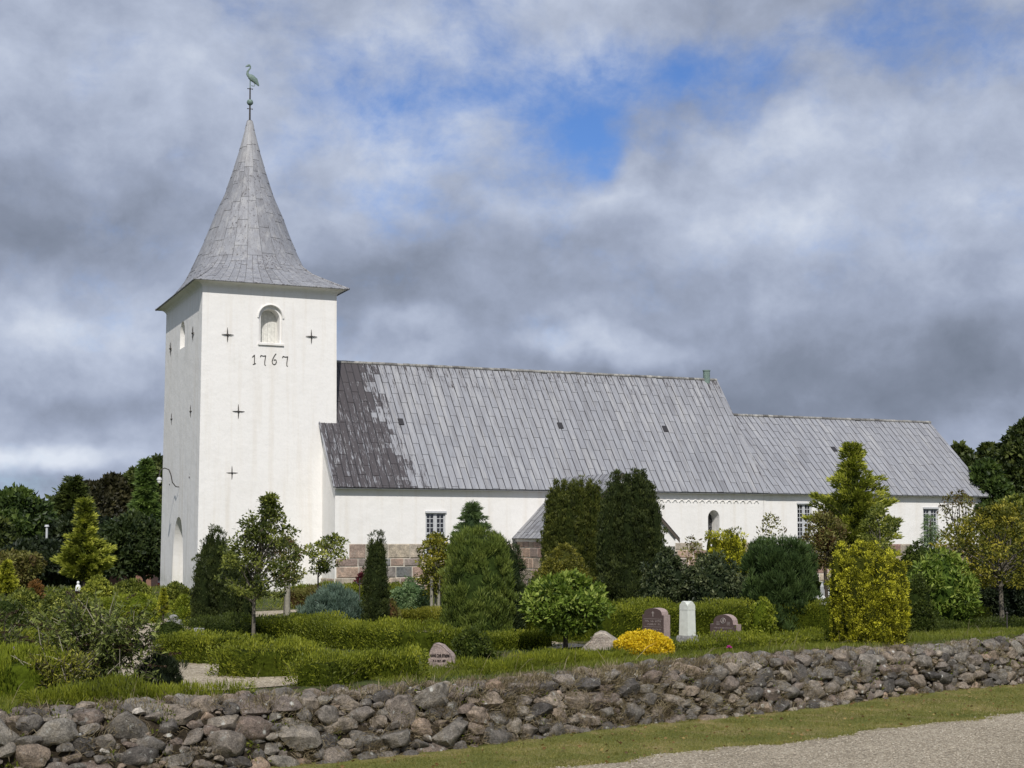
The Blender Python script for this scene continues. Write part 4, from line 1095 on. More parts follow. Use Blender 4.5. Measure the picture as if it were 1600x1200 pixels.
plumes('golden_yew', 'big clipped golden yew nearest the wall on the right', 'yew', 1354, 28.5, plume_set(1297, 1411, e4, 10, 20, .25, seed=8)+[(1352, 860, 104, .1), (1355, 880, 114, 0), (1358, 905, 110, -.1)], 'goldyew', 'goldyew', prof=[(0, .82), (.4, .97), (.75, 1), (.9, .85), (.96, .55), (1, .1)], tint=.28)
plumes('golden_yew', 'smaller golden yew with upright shoots below the arched window', 'yew', 1135, 43, plume_set(1101, 1168, [(1101, 838), (1112, 830), (1126, 826), (1142, 822), (1152, 822), (1168, 838)], 10, 10, .3, seed=9)+[(1136, 848, 60, 0)], 'goldyew', 'goldyew', cr=.10, leaf=.065, prof=PL)
conifer('golden_cypress', 'tall golden cypress in front of the chancel wall', 'cypress', 1332, 50, 146, 690, 900, 'greengold', 'golden cypresses', tiers=19, per=9, leaf=.15, nl=52, droop=-.1, up=.45, rag=.55, prof=[(0, .9), (.25, 1), (.42, .92), (.52, .70), (.62, .56), (.68, .32), (.8, .24), (.9, .15), (1, .03)], core=.38, wr=.3)
conifer('golden_cypress', 'golden cypress with a narrow tip and wide foot left of the tower', 'cypress', 134, 62, 96, 778, 905, 'greengold', 'golden cypresses', tiers=16, per=8, leaf=.19, nl=48, droop=.0, up=.3, rag=.55, prof=[(0, .5), (.12, .95), (.26, 1), (.34, .62), (.5, .45), (.62, .28), (.8, .19), (.9, .14), (1, .03)], core=.36, wr=.3)
conifer('dwarf_cypress', 'small bright yellow cypress at the left edge of the picture', 'cypress', 14, 42, 34, 875, 925, 'gold', tiers=10, per=8, leaf=.09, nl=40, up=.4, core=.6, wr=.3)
conifer('dwarf_cypress', 'tiny lemon yellow double tipped cypress beside the grey urn stone', 'cypress', 258, 33, 17, 918, 958, 'gold', tiers=10, per=7, leaf=.05, nl=36, up=.5, core=.6, wr=.3)
conifer('weeping_cedar', 'wispy grey blue weeping cedar before the last chancel window', 'cedar', 1452, 44, 64, 800, 880, 'olive', tiers=11, per=7, leaf=.14, nl=16, droop=.45, rag=.5, core=0, wr=.12)

# ---- shrubs
shrub('gold_leaf_shrub', 'round bronze yellow shrub in front of the porch', 'shrub', 880, 38, 86, 854, 'dome', 'small', 'bronze', leaf=.06)
shrub('blue_juniper', 'low spreading blue juniper between the small trees and the columnar yew', 'juniper', 524, 36, 92, 921, 'dome', 'needle', 'blue', leaf=.12, lob=.05)
shrub('grey_green_shrub', 'pale grey green shrub left of the staked bronze tree', 'shrub', 642, 39, 58, 906, 'dome', 'broad', 'olive', leaf=.07, cr=.12)
shrub('viburnum', 'dark glossy viburnum left one, behind the brown headstone', 'shrub', 1040, 37, 78, 862, 'dome', 'broad', 'viburnum', leaf=.09)
shrub('viburnum', 'dark glossy viburnum right one, behind the white obelisk', 'shrub', 1112, 36.3, 104, 868, 'dome', 'broad', 'viburnum', leaf=.09)
shrub('rhododendron', 'green rhododendron with pale leaf rosettes at the right', 'shrub', 1468, 33, 96, 868, 'ball', 'laurel', 'laurel', leaf=.13, cr=.15, nl=26, wr=.36)
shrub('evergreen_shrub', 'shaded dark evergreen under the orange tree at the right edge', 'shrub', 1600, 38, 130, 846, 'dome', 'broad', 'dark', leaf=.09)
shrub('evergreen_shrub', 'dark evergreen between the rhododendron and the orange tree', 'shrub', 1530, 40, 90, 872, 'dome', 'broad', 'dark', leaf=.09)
shrub('evergreen_shrub', 'dark green bush behind the rhododendron below the chancel wall', 'shrub', 1440, 42, 80, 850, 'dome', 'broad', 'hedgedark', leaf=.08)
shrub('evergreen_shrub', 'green bush right of the golden yew behind the leaning marker', 'shrub', 1430, 31, 50, 900, 'dome', 'small', 'hedgedark')
shrub('box_ball', 'round dark clipped box bush at the edge of the gravel path', 'shrub', 268, 26, 62, 968, 'ball', 'small', 'hedgedark', leaf=.035)
shrub('dwarf_juniper', 'dark dwarf juniper on the bank beside the bare stemmed shrub', 'juniper', 250, 20.6, 66, 1028, 'dome', 'needle', 'dark', leaf=.07, cr=.07)
shrub('cotoneaster', 'dark arching evergreen right of the lettered grey headstone', 'shrub', 738, 23.4, 58, 988, 'dome', 'small', 'hedgedark', leaf=.055, wr=.55)
shrub('chrysanthemum', 'dome of bright yellow chrysanthemums before the brown headstone', 'flowers', 1004, 25.8, 92, 989, [(0, .95), (.3, 1), (.6, .9), (.85, .62), (1, .2)], 'small', 'mum', leaf=.035, wr=.8, cr=.06, lob=.02, tint=.1, dens=1.6, ry=.8)
shrub('barberry', 'small purple red barberry at the foot of the plinth', 'shrub', 566, 52, 26, 898, 'dome', 'small', 'red', leaf=.07)
shrub('box_ball', 'little green clipped ball beside the purple barberry', 'shrub', 552, 50, 20, 912, 'ball', 'small', 'hedge')
shrub('rust_shrub', 'thin rust and olive shrub at the left edge under the dark trees', 'shrub', 12, 66, 100, 864, 'fan', 'broad', 'mixed', core=0, leaf=.15, nl=26)
shrub('orange_shrub', 'small orange tinged shrub behind the bare stemmed shrub', 'shrub', 58, 55, 22, 906, 'dome', 'small', 'orange', leaf=.08)
shrub('green_shrub', 'light green shrub in front of the tower foot', 'shrub', 206, 52, 60, 908, 'dome', 'small', 'broad', leaf=.08)
shrub('green_shrub', 'thin green shrub against the foot of the tower', 'shrub', 278, 50, 40, 912, 'dome', 'small', 'broad', core=.5, leaf=.08)
shrub('green_shrub', 'yellow green rounded shrub left of the golden cypress foot', 'shrub', 40, 38, 60, 922, 'dome', 'small', 'broad', leaf=.06)
shrub('green_shrub', 'yellow green spreading bush below the golden cypress', 'shrub', 156, 50, 44, 902, 'dome', 'small', 'greengold', leaf=.08)
shrub('green_shrub', 'dull green shrub between gravel path and bare stemmed shrub', 'shrub', 110, 33, 100, 925, 'dome', 'broad', 'broad', leaf=.06, cr=.12)
shrub('green_shrub', 'dark shrub at the left edge above the low hedge', 'shrub', 10, 30, 70, 935, 'dome', 'broad', 'hedgedark', leaf=.06, cr=.12)
shrub('green_shrub', 'light green low bush right of the gravel path behind the urn stone', 'shrub', 220, 38, 60, 930, 'dome', 'small', 'hedgelight', leaf=.06)
shrub('green_shrub', 'bush with pale leaves before the dark yew at the tower', 'shrub', 290, 36, 36, 934, 'dome', 'small', 'hedgelight', leaf=.06)
shrub('green_shrub', 'small bush with yellow green leaves left of the laurel standard', 'shrub', 836, 34, 40, 900, 'dome', 'broad', 'broad', leaf=.07, cr=.12)
shrub('green_shrub', 'low green bush behind the big pale boulder', 'shrub', 902, 30, 50, 958, 'dome', 'small', 'hedge', leaf=.05)
shrub('green_shrub', 'yellow green little bush under the bottlebrush conifer', 'shrub', 1188, 31, 40, 936, 'dome', 'small', 'hedgelight', leaf=.05)
shrub('green_shrub', 'thin brownish bush left of the yellow clipped hedge', 'shrub', 612, 35, 30, 940, 'dome', 'small', 'mixed', leaf=.05)
shrub('green_shrub', 'small shrub right of the smaller golden yew', 'shrub', 1082, 46, 36, 834, 'dome', 'broad', 'mixed', core=0, leaf=.10, nl=14, cr=.2)
shrub('rose_shrub', 'thin leaved rose bush against the chancel wall', 'shrub', 1203, 47, 52, 806, 'dome', 'broad', 'mixed', core=0, leaf=.10, nl=14, cr=.2)
shrub('green_shrub', 'dark thin bush right of the rose bush', 'shrub', 1255, 52, 40, 862, 'dome', 'broad', 'hedgedark', leaf=.10, cr=.15)

# ---- small trees
tree('young_tree', 'young tree with loose green leaves in front of the tower', 'tree', 398, 28.5, 140, 772, 935, 'broad', 'youngtree', lean=.28, nc=210, nl=36, leaf=.075, trunk=.038, cr=.15, flat=.6, prof=[(0, .55), (.15, 1), (.4, .92), (.6, .78), (.8, .38), (1, .12)], nb=50, hollow=.9, wr=.45, tint=.3)
tree('young_tree', 'small tree with pinkish brown tinted leaves and a thick stake', 'tree', 448, 38, 62, 838, 915, 'broad', 'mixed', nc=52, nl=38, leaf=.085, trunk=.06, cr=.2, prof='ball', nb=18, hollow=.8, flat=.5, tint=.3)
tree('young_tree', 'little leaning tree with a flat layered crown before the tower corner', 'tree', 498, 44, 72, 832, 898, 'broad', 'broad', nc=46, nl=44, leaf=.09, trunk=.035, cr=.22, prof=[(0, .3), (.2, .7), (.5, 1), (.8, .85), (1, .3)], nb=18, hollow=.75, lean=.45, flat=.4, tint=.3, bark='darkbark')
tree('young_tree', 'young bronze leaved tree tied to stakes near the nave window', 'tree', 682, 38, 70, 834, 930, 'broad', 'autumn', nc=110, nl=36, leaf=.085, trunk=.035, cr=.2, prof='ball', nb=24, hollow=.75, bark='twig', tint=.3, flat=.6)
tree('laurel_standard', 'round headed glossy green laurel on a single stem near the wall', 'tree', 884, 27, 136, 898, 985, 'laurel', 'laurel', nc=190, nl=34, leaf=.10, trunk=.05, cr=.13, prof=[(0, .5), (.25, .95), (.5, 1), (.75, .8), (1, .25)], nb=20, hollow=.35, core=.55, bark='darkbark')
tree('small_tree', 'dark round crowned tree with brown tinges under the golden cypress', 'tree', 1288, 47, 76, 800, 885, 'broad', 'mixed', nc=110, nl=40, leaf=.09, trunk=.07, cr=.25, prof='ball', nb=14, hollow=.45, bark='darkbark', core=.4)
tree('small_tree', 'shaded leafy tree right of the tall golden cypress foot', 'tree', 1372, 46, 64, 790, 880, 'broad', 'broad', nc=80, nl=36, leaf=.09, trunk=.05, cr=.22, prof='ball', hollow=.5)
tree('autumn_tree', 'broad tree with orange and olive leaves at the right edge', 'tree', 1560, 34, 198, 786, 918, 'broad', 'autumn', nc=290, nl=44, leaf=.075, trunk=.06, cr=.2, prof=[(0, .7), (.2, 1), (.5, 1), (.75, .75), (1, .3)], nb=44, hollow=.7, tint=.3, flat=.6)
tree('small_tree', 'thin tree with dark red brown leaves before the last chancel window', 'tree', 1498, 36, 76, 766, 860, 'broad', 'mixed', nc=50, nl=22, leaf=.075, trunk=.035, cr=.16, prof='ball', nb=26, hollow=.6)

# ---- hedges
hedge('hedge', 'long bright green hedge running behind the lettered grey headstone', [(398, 1002), (470, 1006), (560, 1016), (650, 1024), (735, 1026)], 1.1, .48, 'hedge')
hedge('hedge', 'green hedge block left of the gravel path bend under the young tree', [(262, 1036), (350, 1040)], .9, .52, 'hedge')
hedge('hedge', 'low green hedge with its cut end at the pale gravel path', [(352, 1058), (420, 1062), (490, 1058)], .9, .48, 'hedge')
hedge('hedge', 'front hedge of the middle bed just behind the stone wall', [(478, 1078), (560, 1075), (655, 1066)], .8, .40, 'hedge')
hedge('hedge', 'dark hedge base between the yew and the young tree', [(300, 1000), (395, 1004)], .6, .45, 'hedgedark')
hedge('heath_hedge', 'fluffy light green low hedge at the left edge above the wall', [(-80, 1098), (-10, 1096), (52, 1086)], 1.2, .50, 'hedgelight', leaf=.07, wr=.16, dirw=(.6, 1.3, .5), dens=3.0, bumpy=.07)
hedge('heath_hedge', 'low grassy hedge strip running along the wall on the left', [(40, 1110), (200, 1107), (300, 1102), (388, 1096)], .5, .15, 'hedge', leaf=.07, wr=.16, dirw=(.6, 1.3, .5), dens=3.0)
hedge('hedge', 'dark green low hedge behind the fluffy one at the left edge', [(-40, 1016), (50, 1018), (100, 1014)], .8, .32, 'hedge')
hedge('hedge', 'back hedge behind the three headstones on the right', [(820, 1004), (940, 1002), (1060, 994), (1180, 990), (1300, 988), (1440, 984)], 1.0, .66, 'hedge')
hedge('hedge', 'low hedge in front of the obelisk and the right headstone', [(1066, 1022), (1160, 1016), (1260, 1008), (1370, 1000)], .7, .20, 'hedge')
hedge('hedge', 'green hedge between the golden yew and the right edge', [(1412, 984), (1480, 982), (1530, 978)], .9, .46, 'hedge')
hedge('hedge', 'low dark hedge along the wall at the right edge', [(1440, 990), (1540, 984), (1640, 976)], .6, .18, 'hedgedark')
hedge('heath_hedge', 'low green planting under the laurel standard along the wall', [(730, 1056), (800, 1049), (880, 1040), (960, 1031)], .8, .13, 'hedge', leaf=.06, wr=.2, dirw=(.6, 1.2, .6), dens=2.4)
hedge('heath_hedge', 'dark leafy low planting between boulder and yellow flowers', [(915, 1030), (980, 1028), (1052, 1020)], .4, .10, 'hedgedark', leaf=.06, wr=.2, dirw=(.6, 1.2, .6), dens=2.4)
hedge('hedge', 'clipped yellow green hedge behind the pale kerb', [(626, 984), (697, 985)], .9, .50, 'yellowhedge')
hedge('hedge', 'far hedge along the foot of the nave', [(452, 944), (540, 946), (640, 944)], .9, .62, 'hedge', leaf=.08)
hedge('hedge', 'brown red hedge beside the far green hedge near the tower', [(452, 950), (500, 951)], .6, .62, 'mixed', leaf=.08)
hedge('hedge', 'light green hedge right of the little grey grave stones', [(284, 962), (312, 962)], 1.2, .50, 'hedgelight')
hedge('hedge', 'pale green far hedge left of the grey urn stone', [(150, 955), (246, 958)], 1.0, .40, 'hedgelight', leaf=.06)
hedge('hedge', 'small bright hedge right of the round white headstone', [(1278, 938), (1320, 938)], 1.0, .55, 'hedgelight', leaf=.07)
hedge('hedge', 'shadowed hedge running left behind the bare stemmed shrub', [(-20, 968), (110, 972)], .8, .40, 'broad', leaf=.06)
hedge('hedge', 'dark hedge behind the laurel standard and the cypress bushes', [(760, 1018), (860, 1012)], .6, .35, 'hedge')
# ------------------------------------------------------------------ fieldstone wall
Zx = np.array([0, 0, 1.])
W3 = np.array([W_[0], W_[1], 0]); N3 = np.array([N_[0], N_[1], 0])
WPR = np.array([(-.90, -2.93), (-.77, -2.52), (-.62, -2.16), (-.48, -2.07), (-.12, -2.03)])   # (s, z) up the face and over the top
wl = np.concatenate([[0], np.cumsum(np.linalg.norm(np.diff(WPR, axis=0), axis=1))])
def wallpt(t_, q):
    s = np.interp(q, wl, WPR[:, 0])+.05*np.sin(t_*.8); z = np.interp(q, wl, WPR[:, 1])+.04*np.sin(t_*.55+1)*(q/wl[-1])
    e = 1e-2; s2 = np.interp(q+e, wl, WPR[:, 0])-np.interp(q-e, wl, WPR[:, 0]); z2 = np.interp(q+e, wl, WPR[:, 1])-np.interp(q-e, wl, WPR[:, 1])
    xy = A0+W_*t_+N_*s; U = N3*s2+Zx*z2; U = U/np.linalg.norm(U); n_ = np.cross(W3, U); 
    return np.array([xy[0], xy[1], z]), U, n_
wallo = empty('stone_wall', tuple(wallpt(8, 0)[0]), 0, 'low dry fieldstone wall holding back the churchyard bank above the grass verge', 'wall')
wo = np.array(wallo.location)
rs = np.random.default_rng(11)
T0, T1 = -5.0, 32.0
st = []
for a_lo, a_hi, tries in ((.20, .31, 420), (.14, .20, 2000), (.105, .15, 5200), (.075, .105, 7000), (.05, .075, 7000), (.03, .045, 3500)):
    tt = T0+rs.random(tries)*(T1-T0); qq = rs.random(tries)*(wl[-1]-.03); aa = a_lo+rs.random(tries)*(a_hi-a_lo); asp = .44+.30*rs.random(tries)
    for t_, q, a, k in zip(tt, qq, aa, asp):
        if (q > wl[-1]-.40 and a > .19) or (a > .17 and t_ > 12 and rs.random() < .6) or (a > .26 and t_ > 7): continue
        if st:
            S = np.array(st); dx = (S[:, 0]-t_); dy = (S[:, 1]-q)
            rx = S[:, 2]+a; ry = S[:, 2]*S[:, 3]+a*k
            if (((dx/rx)**2+(dy/ry)**2) < .74).any(): continue
        st.append((t_, q, a, k))
g = Geo()
for (t_, q, a, k) in st:
    p, U, n_ = wallpt(t_, q); sub = 3 if a > .09 and -2 < t_ < 26 else 2
    V, Fc = ico(sub); V = V.copy()
    for _ in range(rs.integers(8, 13)):       # flatten against random planes: angular boulders
        d = unit(rs.normal(size=3)); c = .50+.36*rs.random(); dd = V@d; V = V-np.outer(np.maximum(dd-c, 0), d)*.97
    V = V*(1+.05*np.sin(V[:, [1]]*7+t_*9)+.04*np.sin(V[:, [0]]*11+V[:, [2]]*8+q*20))
    rot = rs.normal()*.16; V = V*np.array([a, a*k, a*(.42+.2*rs.random())])*1.28
    c, s = math.cos(rot), math.sin(rot); V = np.stack([V[:, 0]*c-V[:, 1]*s, V[:, 0]*s+V[:, 1]*c, V[:, 2]], 1)
    tilt = rs.normal()*.2; c, s = math.cos(tilt), math.sin(tilt); V = np.stack([V[:, 0], V[:, 1]*c-V[:, 2]*s, V[:, 1]*s+V[:, 2]*c], 1)
    out_ = .0+.06*rs.random()*(q < wl[-1]-.4)-.02*(a < .08)
    Pw = p+n_*(out_-a*.12)+V[:, :1]*W3+V[:, 1:2]*U+V[:, 2:]*n_-wo
    r = rs.random(); r = .97+.03*r if (rs.random() < .10 and a < .085) else r*.965
    g.add(Pw, np.c_[Fc, Fc[:, 2]], rnd=r, smooth=True)
o = g.build('stones', M['field'], wallo)
try: o.data.set_sharp_from_angle(angle=R(32))
except Exception: pass
g = Geo(); V = []; nq = 14; tvv = np.arange(T0-.3, T1+.3, .12)
for t_ in tvv:
    for q in np.linspace(-.1, wl[-1]+.25, nq):
        p, U, n_ = wallpt(t_, min(max(q, .001), wl[-1]-.001)); p = p+U*(q-min(max(q, .001), wl[-1]-.001))
        V.append(p-n_*(.015+.03*math.sin(t_*7+q*9)+.02*math.sin(t_*17-q*21))-wo)
g.add(V, [(i*nq+j, (i+1)*nq+j, (i+1)*nq+j+1, i*nq+j+1) for i in range(len(tvv)-1) for j in range(nq-1)], smooth=True)
g.build('earth_filling', M['earth'], wallo)

def blades(g, Pn, D, L, wd, rnd, bend=None):
    """grass blades, two faces each, bending under their own weight"""
    n = len(Pn); L = np.broadcast_to(L, (n,))[:, None]; wd = np.broadcast_to(wd, (n,))[:, None]
    S = unit(np.cross(D, rdir(n)))*wd*.5; b = np.array([0, 0, -1.])*L*(.25 if bend is None else bend)
    m1 = Pn+D*L*.55+b*.25; tip = Pn+D*L+b
    V = np.stack([Pn-S, Pn+S, m1+S*.8, m1-S*.8, tip], 1).reshape(-1, 3); i = np.arange(n)*5
    Fc = np.concatenate([np.stack([i, i+1, i+2, i+3], 1), np.stack([i+3, i+2, i+4, i+4], 1)])
    g.add(V, Fc, rnd=np.clip(np.concatenate([rnd, rnd]), 0, 1))
def tsxyz(t_, s, lift=0.):
    xy = A0+np.outer(t_, W_)+np.outer(s, N_); return np.c_[xy, hz(xy[:, 0], xy[:, 1])+lift]
# dry grass hanging in the wall and along its top
def dens(t_): return .14+.5*np.exp(-((t_-8.5)/4.2)**2)
g = Geo(); NT_ = 1700; k = 0
tt = T0+rs.random(NT_*3)*(T1-T0); tt = tt[rs.random(len(tt)) < dens(tt)][:NT_]
for t_ in tt:
    q = wl[-1]*(.80-rs.random()*.78); p, U, n_ = wallpt(t_, min(q, wl[-1]-.02)); n = rs.integers(12, 34)
    sp = .05+.06*rs.random(); Pn = p+n_*(.03+.04*rs.random())+rs.normal(size=(n, 1))*sp*W3+rs.normal(size=(n, 1))*sp*.6*U
    lean = rs.normal(size=3)*.3; D = unit(n_*.7+Zx*.45+lean+rs.normal(size=(n, 3))*.45)
    L = (.06+.12*rs.random(n))*(1.2 if q > wl[-1]*.55 else .85); br = .5+.2*rs.normal()
    blades(g, Pn, D, L, .0075, br+rs.normal(size=n)*.2, bend=.55*rs.random())
n = 3800; t_ = T0+rs.random(n)*(T1-T0); t_ = t_[rs.random(n) < dens(t_)+.1]; n = len(t_); s = -.58+.36*rs.random(n)
t2 = np.round(t_*3+rs.normal(size=n)*.25)/3+rs.normal(size=n)*.06; p = tsxyz(t2, s, .0); p[:, 2] = np.maximum(p[:, 2], -2.06)
blades(g, p, unit(np.array([0, 0, 1.])+rs.normal(size=(n, 3))*.42), .08+.13*rs.random(n), .006, .42+.25*rs.normal(size=n), .25)
n = 260; t_ = T0+rs.random(n)*(T1-T0); s = -.4+.7*rs.random(n); p = tsxyz(t_, s, .05)     # long seed stalks
blades(g, p, unit(np.array([0, 0, .8])-N3*.4+rs.normal(size=(n, 3))*.45), .3+.3*rs.random(n), .006, .7+.2*rs.normal(size=n), .3)
tag(g.build('dry_grass', LM('dry')), 'withered tan grass growing over and between the stones of the wall', 'grass', kind='stuff')
PATHS = [([(20, 984), (110, 988), (200, 1006), (250, 1024), (300, 1042), (350, 1057), (440, 1073)], 2.9), ([(215, 996), (300, 968), (420, 957), (700, 952)], 1.6), ([(640, 990), (760, 1000), (900, 1012)], .9)]
def offpath(p):
    keep = np.ones(len(p), bool)
    for pts, wd in PATHS:
        Q = np.array([G(*q)[:2] for q in pts])
        for a, b2 in zip(Q[:-1], Q[1:]):
            d = b2-a; k = np.clip(((p[:, :2]-a)@d)/(d@d), 0, 1); keep &= np.linalg.norm(p[:, :2]-a-k[:, None]*d, axis=1) > wd*.46
    return keep
# green weeds and grass behind the wall top, in the beds and on the verge
g = Geo()
n = 95000; t_ = T0+rs.random(n)*(T1-T0); s = -.44+.10*np.sin(t_*2.3)+1.9*rs.random(n)**1.1
kp = offpath(tsxyz(t_, s)); t_ = t_[kp]; s = s[kp]; n = len(s)
blades(g, tsxyz(t_, s, -.01), unit(np.array([0, 0, 1.])+rs.normal(size=(n, 3))*.35), .06+.10*rs.random(n), .008, .45+.12*np.sin(t_*1.3+s*2)+.2*rs.normal(size=n), .25)
n = 2600; t_ = T0+rs.random(n)*(T1-T0); q = rs.random(n)
nz_ = 170; tc_ = T0+rs.random(nz_)*(T1-T0); qc_ = rs.random(nz_)*wl[-1]*.9
for a, b2 in zip(tc_, qc_):
    p, U, n_ = wallpt(a, b2); m_ = 26; Pn = p+rs.normal(size=(m_, 3))*.05; leaf_quads(g, Pn, unit(n_+Zx*.7+rs.normal(size=(m_, 3))*.7), .05*(.6+.8*rs.random(m_)), .4, .35+rs.normal(size=m_)*.2)
n = 90000; s = 1.0+60*rs.random(n)**1.7; t_ = -12+rs.random(n)*60
kp = offpath(tsxyz(t_, s)); t_ = t_[kp]; s = s[kp]; n = len(s)
blades(g, tsxyz(t_, s, -.01), unit(np.array([0, 0, 1.])+rs.normal(size=(n, 3))*.6), (.05+.09*rs.random(n))*(1+s/30), .014*(1+s/25), .35+.2*np.sin(t_*.9)*np.sin(s*.7)+.2*rs.normal(size=n), .25)
tag(g.build('grass', LM('grass')), 'green grass and weeds along the top of the wall and between the graves', 'grass', kind='stuff')
g = Geo(); n = 210000; t_ = -1+rs.random(n)*27; s = -.86-(2.15+.05*t_)*rs.random(n)+.03*rs.normal(size=n)
pt = .42+.16*np.sin(t_*1.7+s*2.2)+.10*np.sin(t_*5.1-s*4)+.16*(s < -2.8-.05*t_)+.12*(s > -1.15)
blades(g, tsxyz(t_, s, -.006), unit(np.array([0, 0, 1.])+rs.normal(size=(n, 3))*.7), .022+.030*rs.random(n), .0065, pt+.2*rs.normal(size=n), .3)
n = 620; tt2 = -1+rs.random(n)*27; f_ = rs.random(n); ss2 = np.where(f_ < .45, gedge(tt2)+rs.normal(size=n)*.05, np.where(f_ < .7, -.92-.08*rs.random(n), -.9-2.2*rs.random(n)))
for a_, b_2 in zip(tt2, ss2):
    m_ = rs.integers(14, 34); pp = tsxyz(a_+rs.normal(size=m_)*.045, b_2+rs.normal(size=m_)*.04, -.004)
    blades(g, pp, unit(np.array([0, 0, 1.])+rs.normal(size=(m_, 3))*.55), .045+.06*rs.random(m_), .007, .35+.3*rs.random()+.15*rs.normal(size=m_), .3)
tag(g.build('lawn_grass', LM('lawnb')), 'short mown lawn between the stone wall and the gravel road', 'grass', kind='stuff')
# loose pebbles
g = Geo(); n = 46000; t_ = 1+rs.random(n)*24; s = gedge(t_)+.03-4.9*rs.random(n)+np.where(rs.random(n) < .03, .25*rs.random(n), 0)
p = tsxyz(t_, s, .014); r = .005+.010*rs.random(n)**2; 
V0 = np.array([(1, 0, 0), (0, 1, 0), (-1, 0, 0), (0, -1, 0), (0, 0, .8), (.7, .7, .35)]); F0 = np.array([(0, 5, 4), (5, 1, 4), (1, 2, 4), (2, 3, 4), (3, 0, 4)])
an = rs.random(n)*6.283; ca, sa = np.cos(an), np.sin(an); VV = V0[None]*r[:, None, None]*np.array([1.3, 1, .9])
VV = np.stack([VV[..., 0]*ca[:, None]-VV[..., 1]*sa[:, None], VV[..., 0]*sa[:, None]+VV[..., 1]*ca[:, None], VV[..., 2]], -1)+p[:, None]
rr = rs.random(n)
g.add(VV.reshape(-1, 3), (F0[None]+np.arange(n)[:, None, None]*6).reshape(-1, 3), rnd=np.repeat(rr, 5))
m, t, b = pmat('pebbles', .85, .3)
t.link(t.ramp(attr(t), [(0, (.20, .17, .13)), (.35, (.36, .31, .24)), (.7, (.42, .37, .285)), (1, (.50, .45, .36))]), b.inputs['Base Color'])
tag(g.build('pebbles', m), 'loose beige pebbles lying on the gravel road', 'gravel', kind='stuff')

g = Geo(); n = 520; t_ = 0+rs.random(n)*25; s = -.86-2.6*rs.random(n)**1.3; leaf_quads(g, tsxyz(t_, s, .03), unit(rs.normal(size=(n, 3))*np.array([1, 1, .3])), .035+.04*rs.random(n), .6, rs.random(n))
PAL['dead'] = ((.10, .055, .025), (.22, .13, .05), (.36, .27, .10))
tag(g.build('fallen_leaves', LM('dead')), 'scattered brown fallen leaves on the lawn strip below the wall', 'leaves', kind='stuff')
# gravel paths between the beds
def strip(name, pts, wd, mat, lift=.012):
    P_ = np.array([G(*p)[:2] for p in pts]); seg = np.linalg.norm(np.diff(P_, axis=0), axis=1); cum = np.concatenate([[0], np.cumsum(seg)])
    ss = np.linspace(0, cum[-1], int(cum[-1]/.3)+2); C = np.stack([np.interp(ss, cum, P_[:, 0]), np.interp(ss, cum, P_[:, 1])], 1)
    Tn = unit(np.gradient(C, axis=0)); Nn = np.stack([-Tn[:, 1], Tn[:, 0]], 1); nw = 6; V = []
    for i, c in enumerate(C):
        for f in np.linspace(-.5, .5, nw): q = c+Nn[i]*f*(wd+.12*math.sin(i*.9)+.08*math.sin(i*2.3)); V.append((q[0], q[1], float(hz(q[0], q[1]))+lift))
    g = Geo(); g.add(V, [(i*nw+j, i*nw+j+1, (i+1)*nw+j+1, (i+1)*nw+j) for i in range(len(C)-1) for j in range(nw-1)], smooth=True)
    o = g.build(name, mat); o['kind'] = 'structure'; return o
for pts, wd in PATHS: strip('gravel_path', pts, wd, M['path'])

# ------------------------------------------------------------------ graves
M['pinkstone'] = stonemat('pinkish_grey_granite', [(0, (.42, .33, .29)), (1, (.44, .35, .31))], 9., .15, .7, (.26, .22, .20))
M['rim'] = simple('dark_chiselled_edge', (.07, .055, .05), .8)
M['brownstone'] = simple('polished_brown_granite', (.085, .06, .055), .35, .5, 0, 60, .35)
M['sawn'] = simple('rough_pink_brown_granite', (.36, .28, .255), .9, .2, 0, 45, .3, .01)
M['marble'] = simple('white_marble', (.62, .64, .58), .6, .3, 0, 9, .10)
M['whitestone'] = simple('white_painted_stone', (.72, .72, .70), .6, .3, 0, 9, .08)
M['greystone'] = stonemat('grey_mossy_granite', [(0, (.30, .30, .29)), (1, (.36, .36, .34))], 9., .3, .85, (.12, .12, .08))
M['letter'] = simple('dark_lettering', (.03, .022, .02), .6)
M['gilt'] = simple('faded_light_lettering', (.34, .30, .28), .6)
M['boulder'] = stonemat('pale_boulder', [(0, (.42, .37, .31)), (1, (.44, .39, .33))], 6., .2, .85, (.28, .23, .18))
def face_prism(g, poly, th, mat=0, side=0, cx=0., bev=.0):
    """poly (x, z) outline, front at y=0, back at y=th; a narrow bevel in material 1"""
    n = len(poly); c = np.mean(poly, axis=0); inner = [((x-c[0])*(1-bev)+c[0], (z-c[1])*(1-bev)+c[1]) for x, z in poly]
    base = g.n
    V = [(x, 0, z) for x, z in inner]+[(x, bev*.12, z) for x, z in poly]+[(x, th, z) for x, z in poly]
    g.add(V, [(i, (i+1) % n, n+(i+1) % n, n+i) for i in range(n)], mat=1 if bev else side)
    k = len(g.F); g.F.append(np.array([(n+i, n+(i+1) % n, 2*n+(i+1) % n, 2*n+i) for i in range(n)])+base)
    g.r.append(np.full(n, .5)); g.r2.append(np.full(n, .5)); g.m.append(np.full(n, side)); g.sm.append(np.full(n, False))
    g.ngons = getattr(g, 'ngons', []); g.ngons.append((list(range(base, base+n)), mat)); g.ngons.append((list(range(base+2*n, base+3*n))[::-1], side))
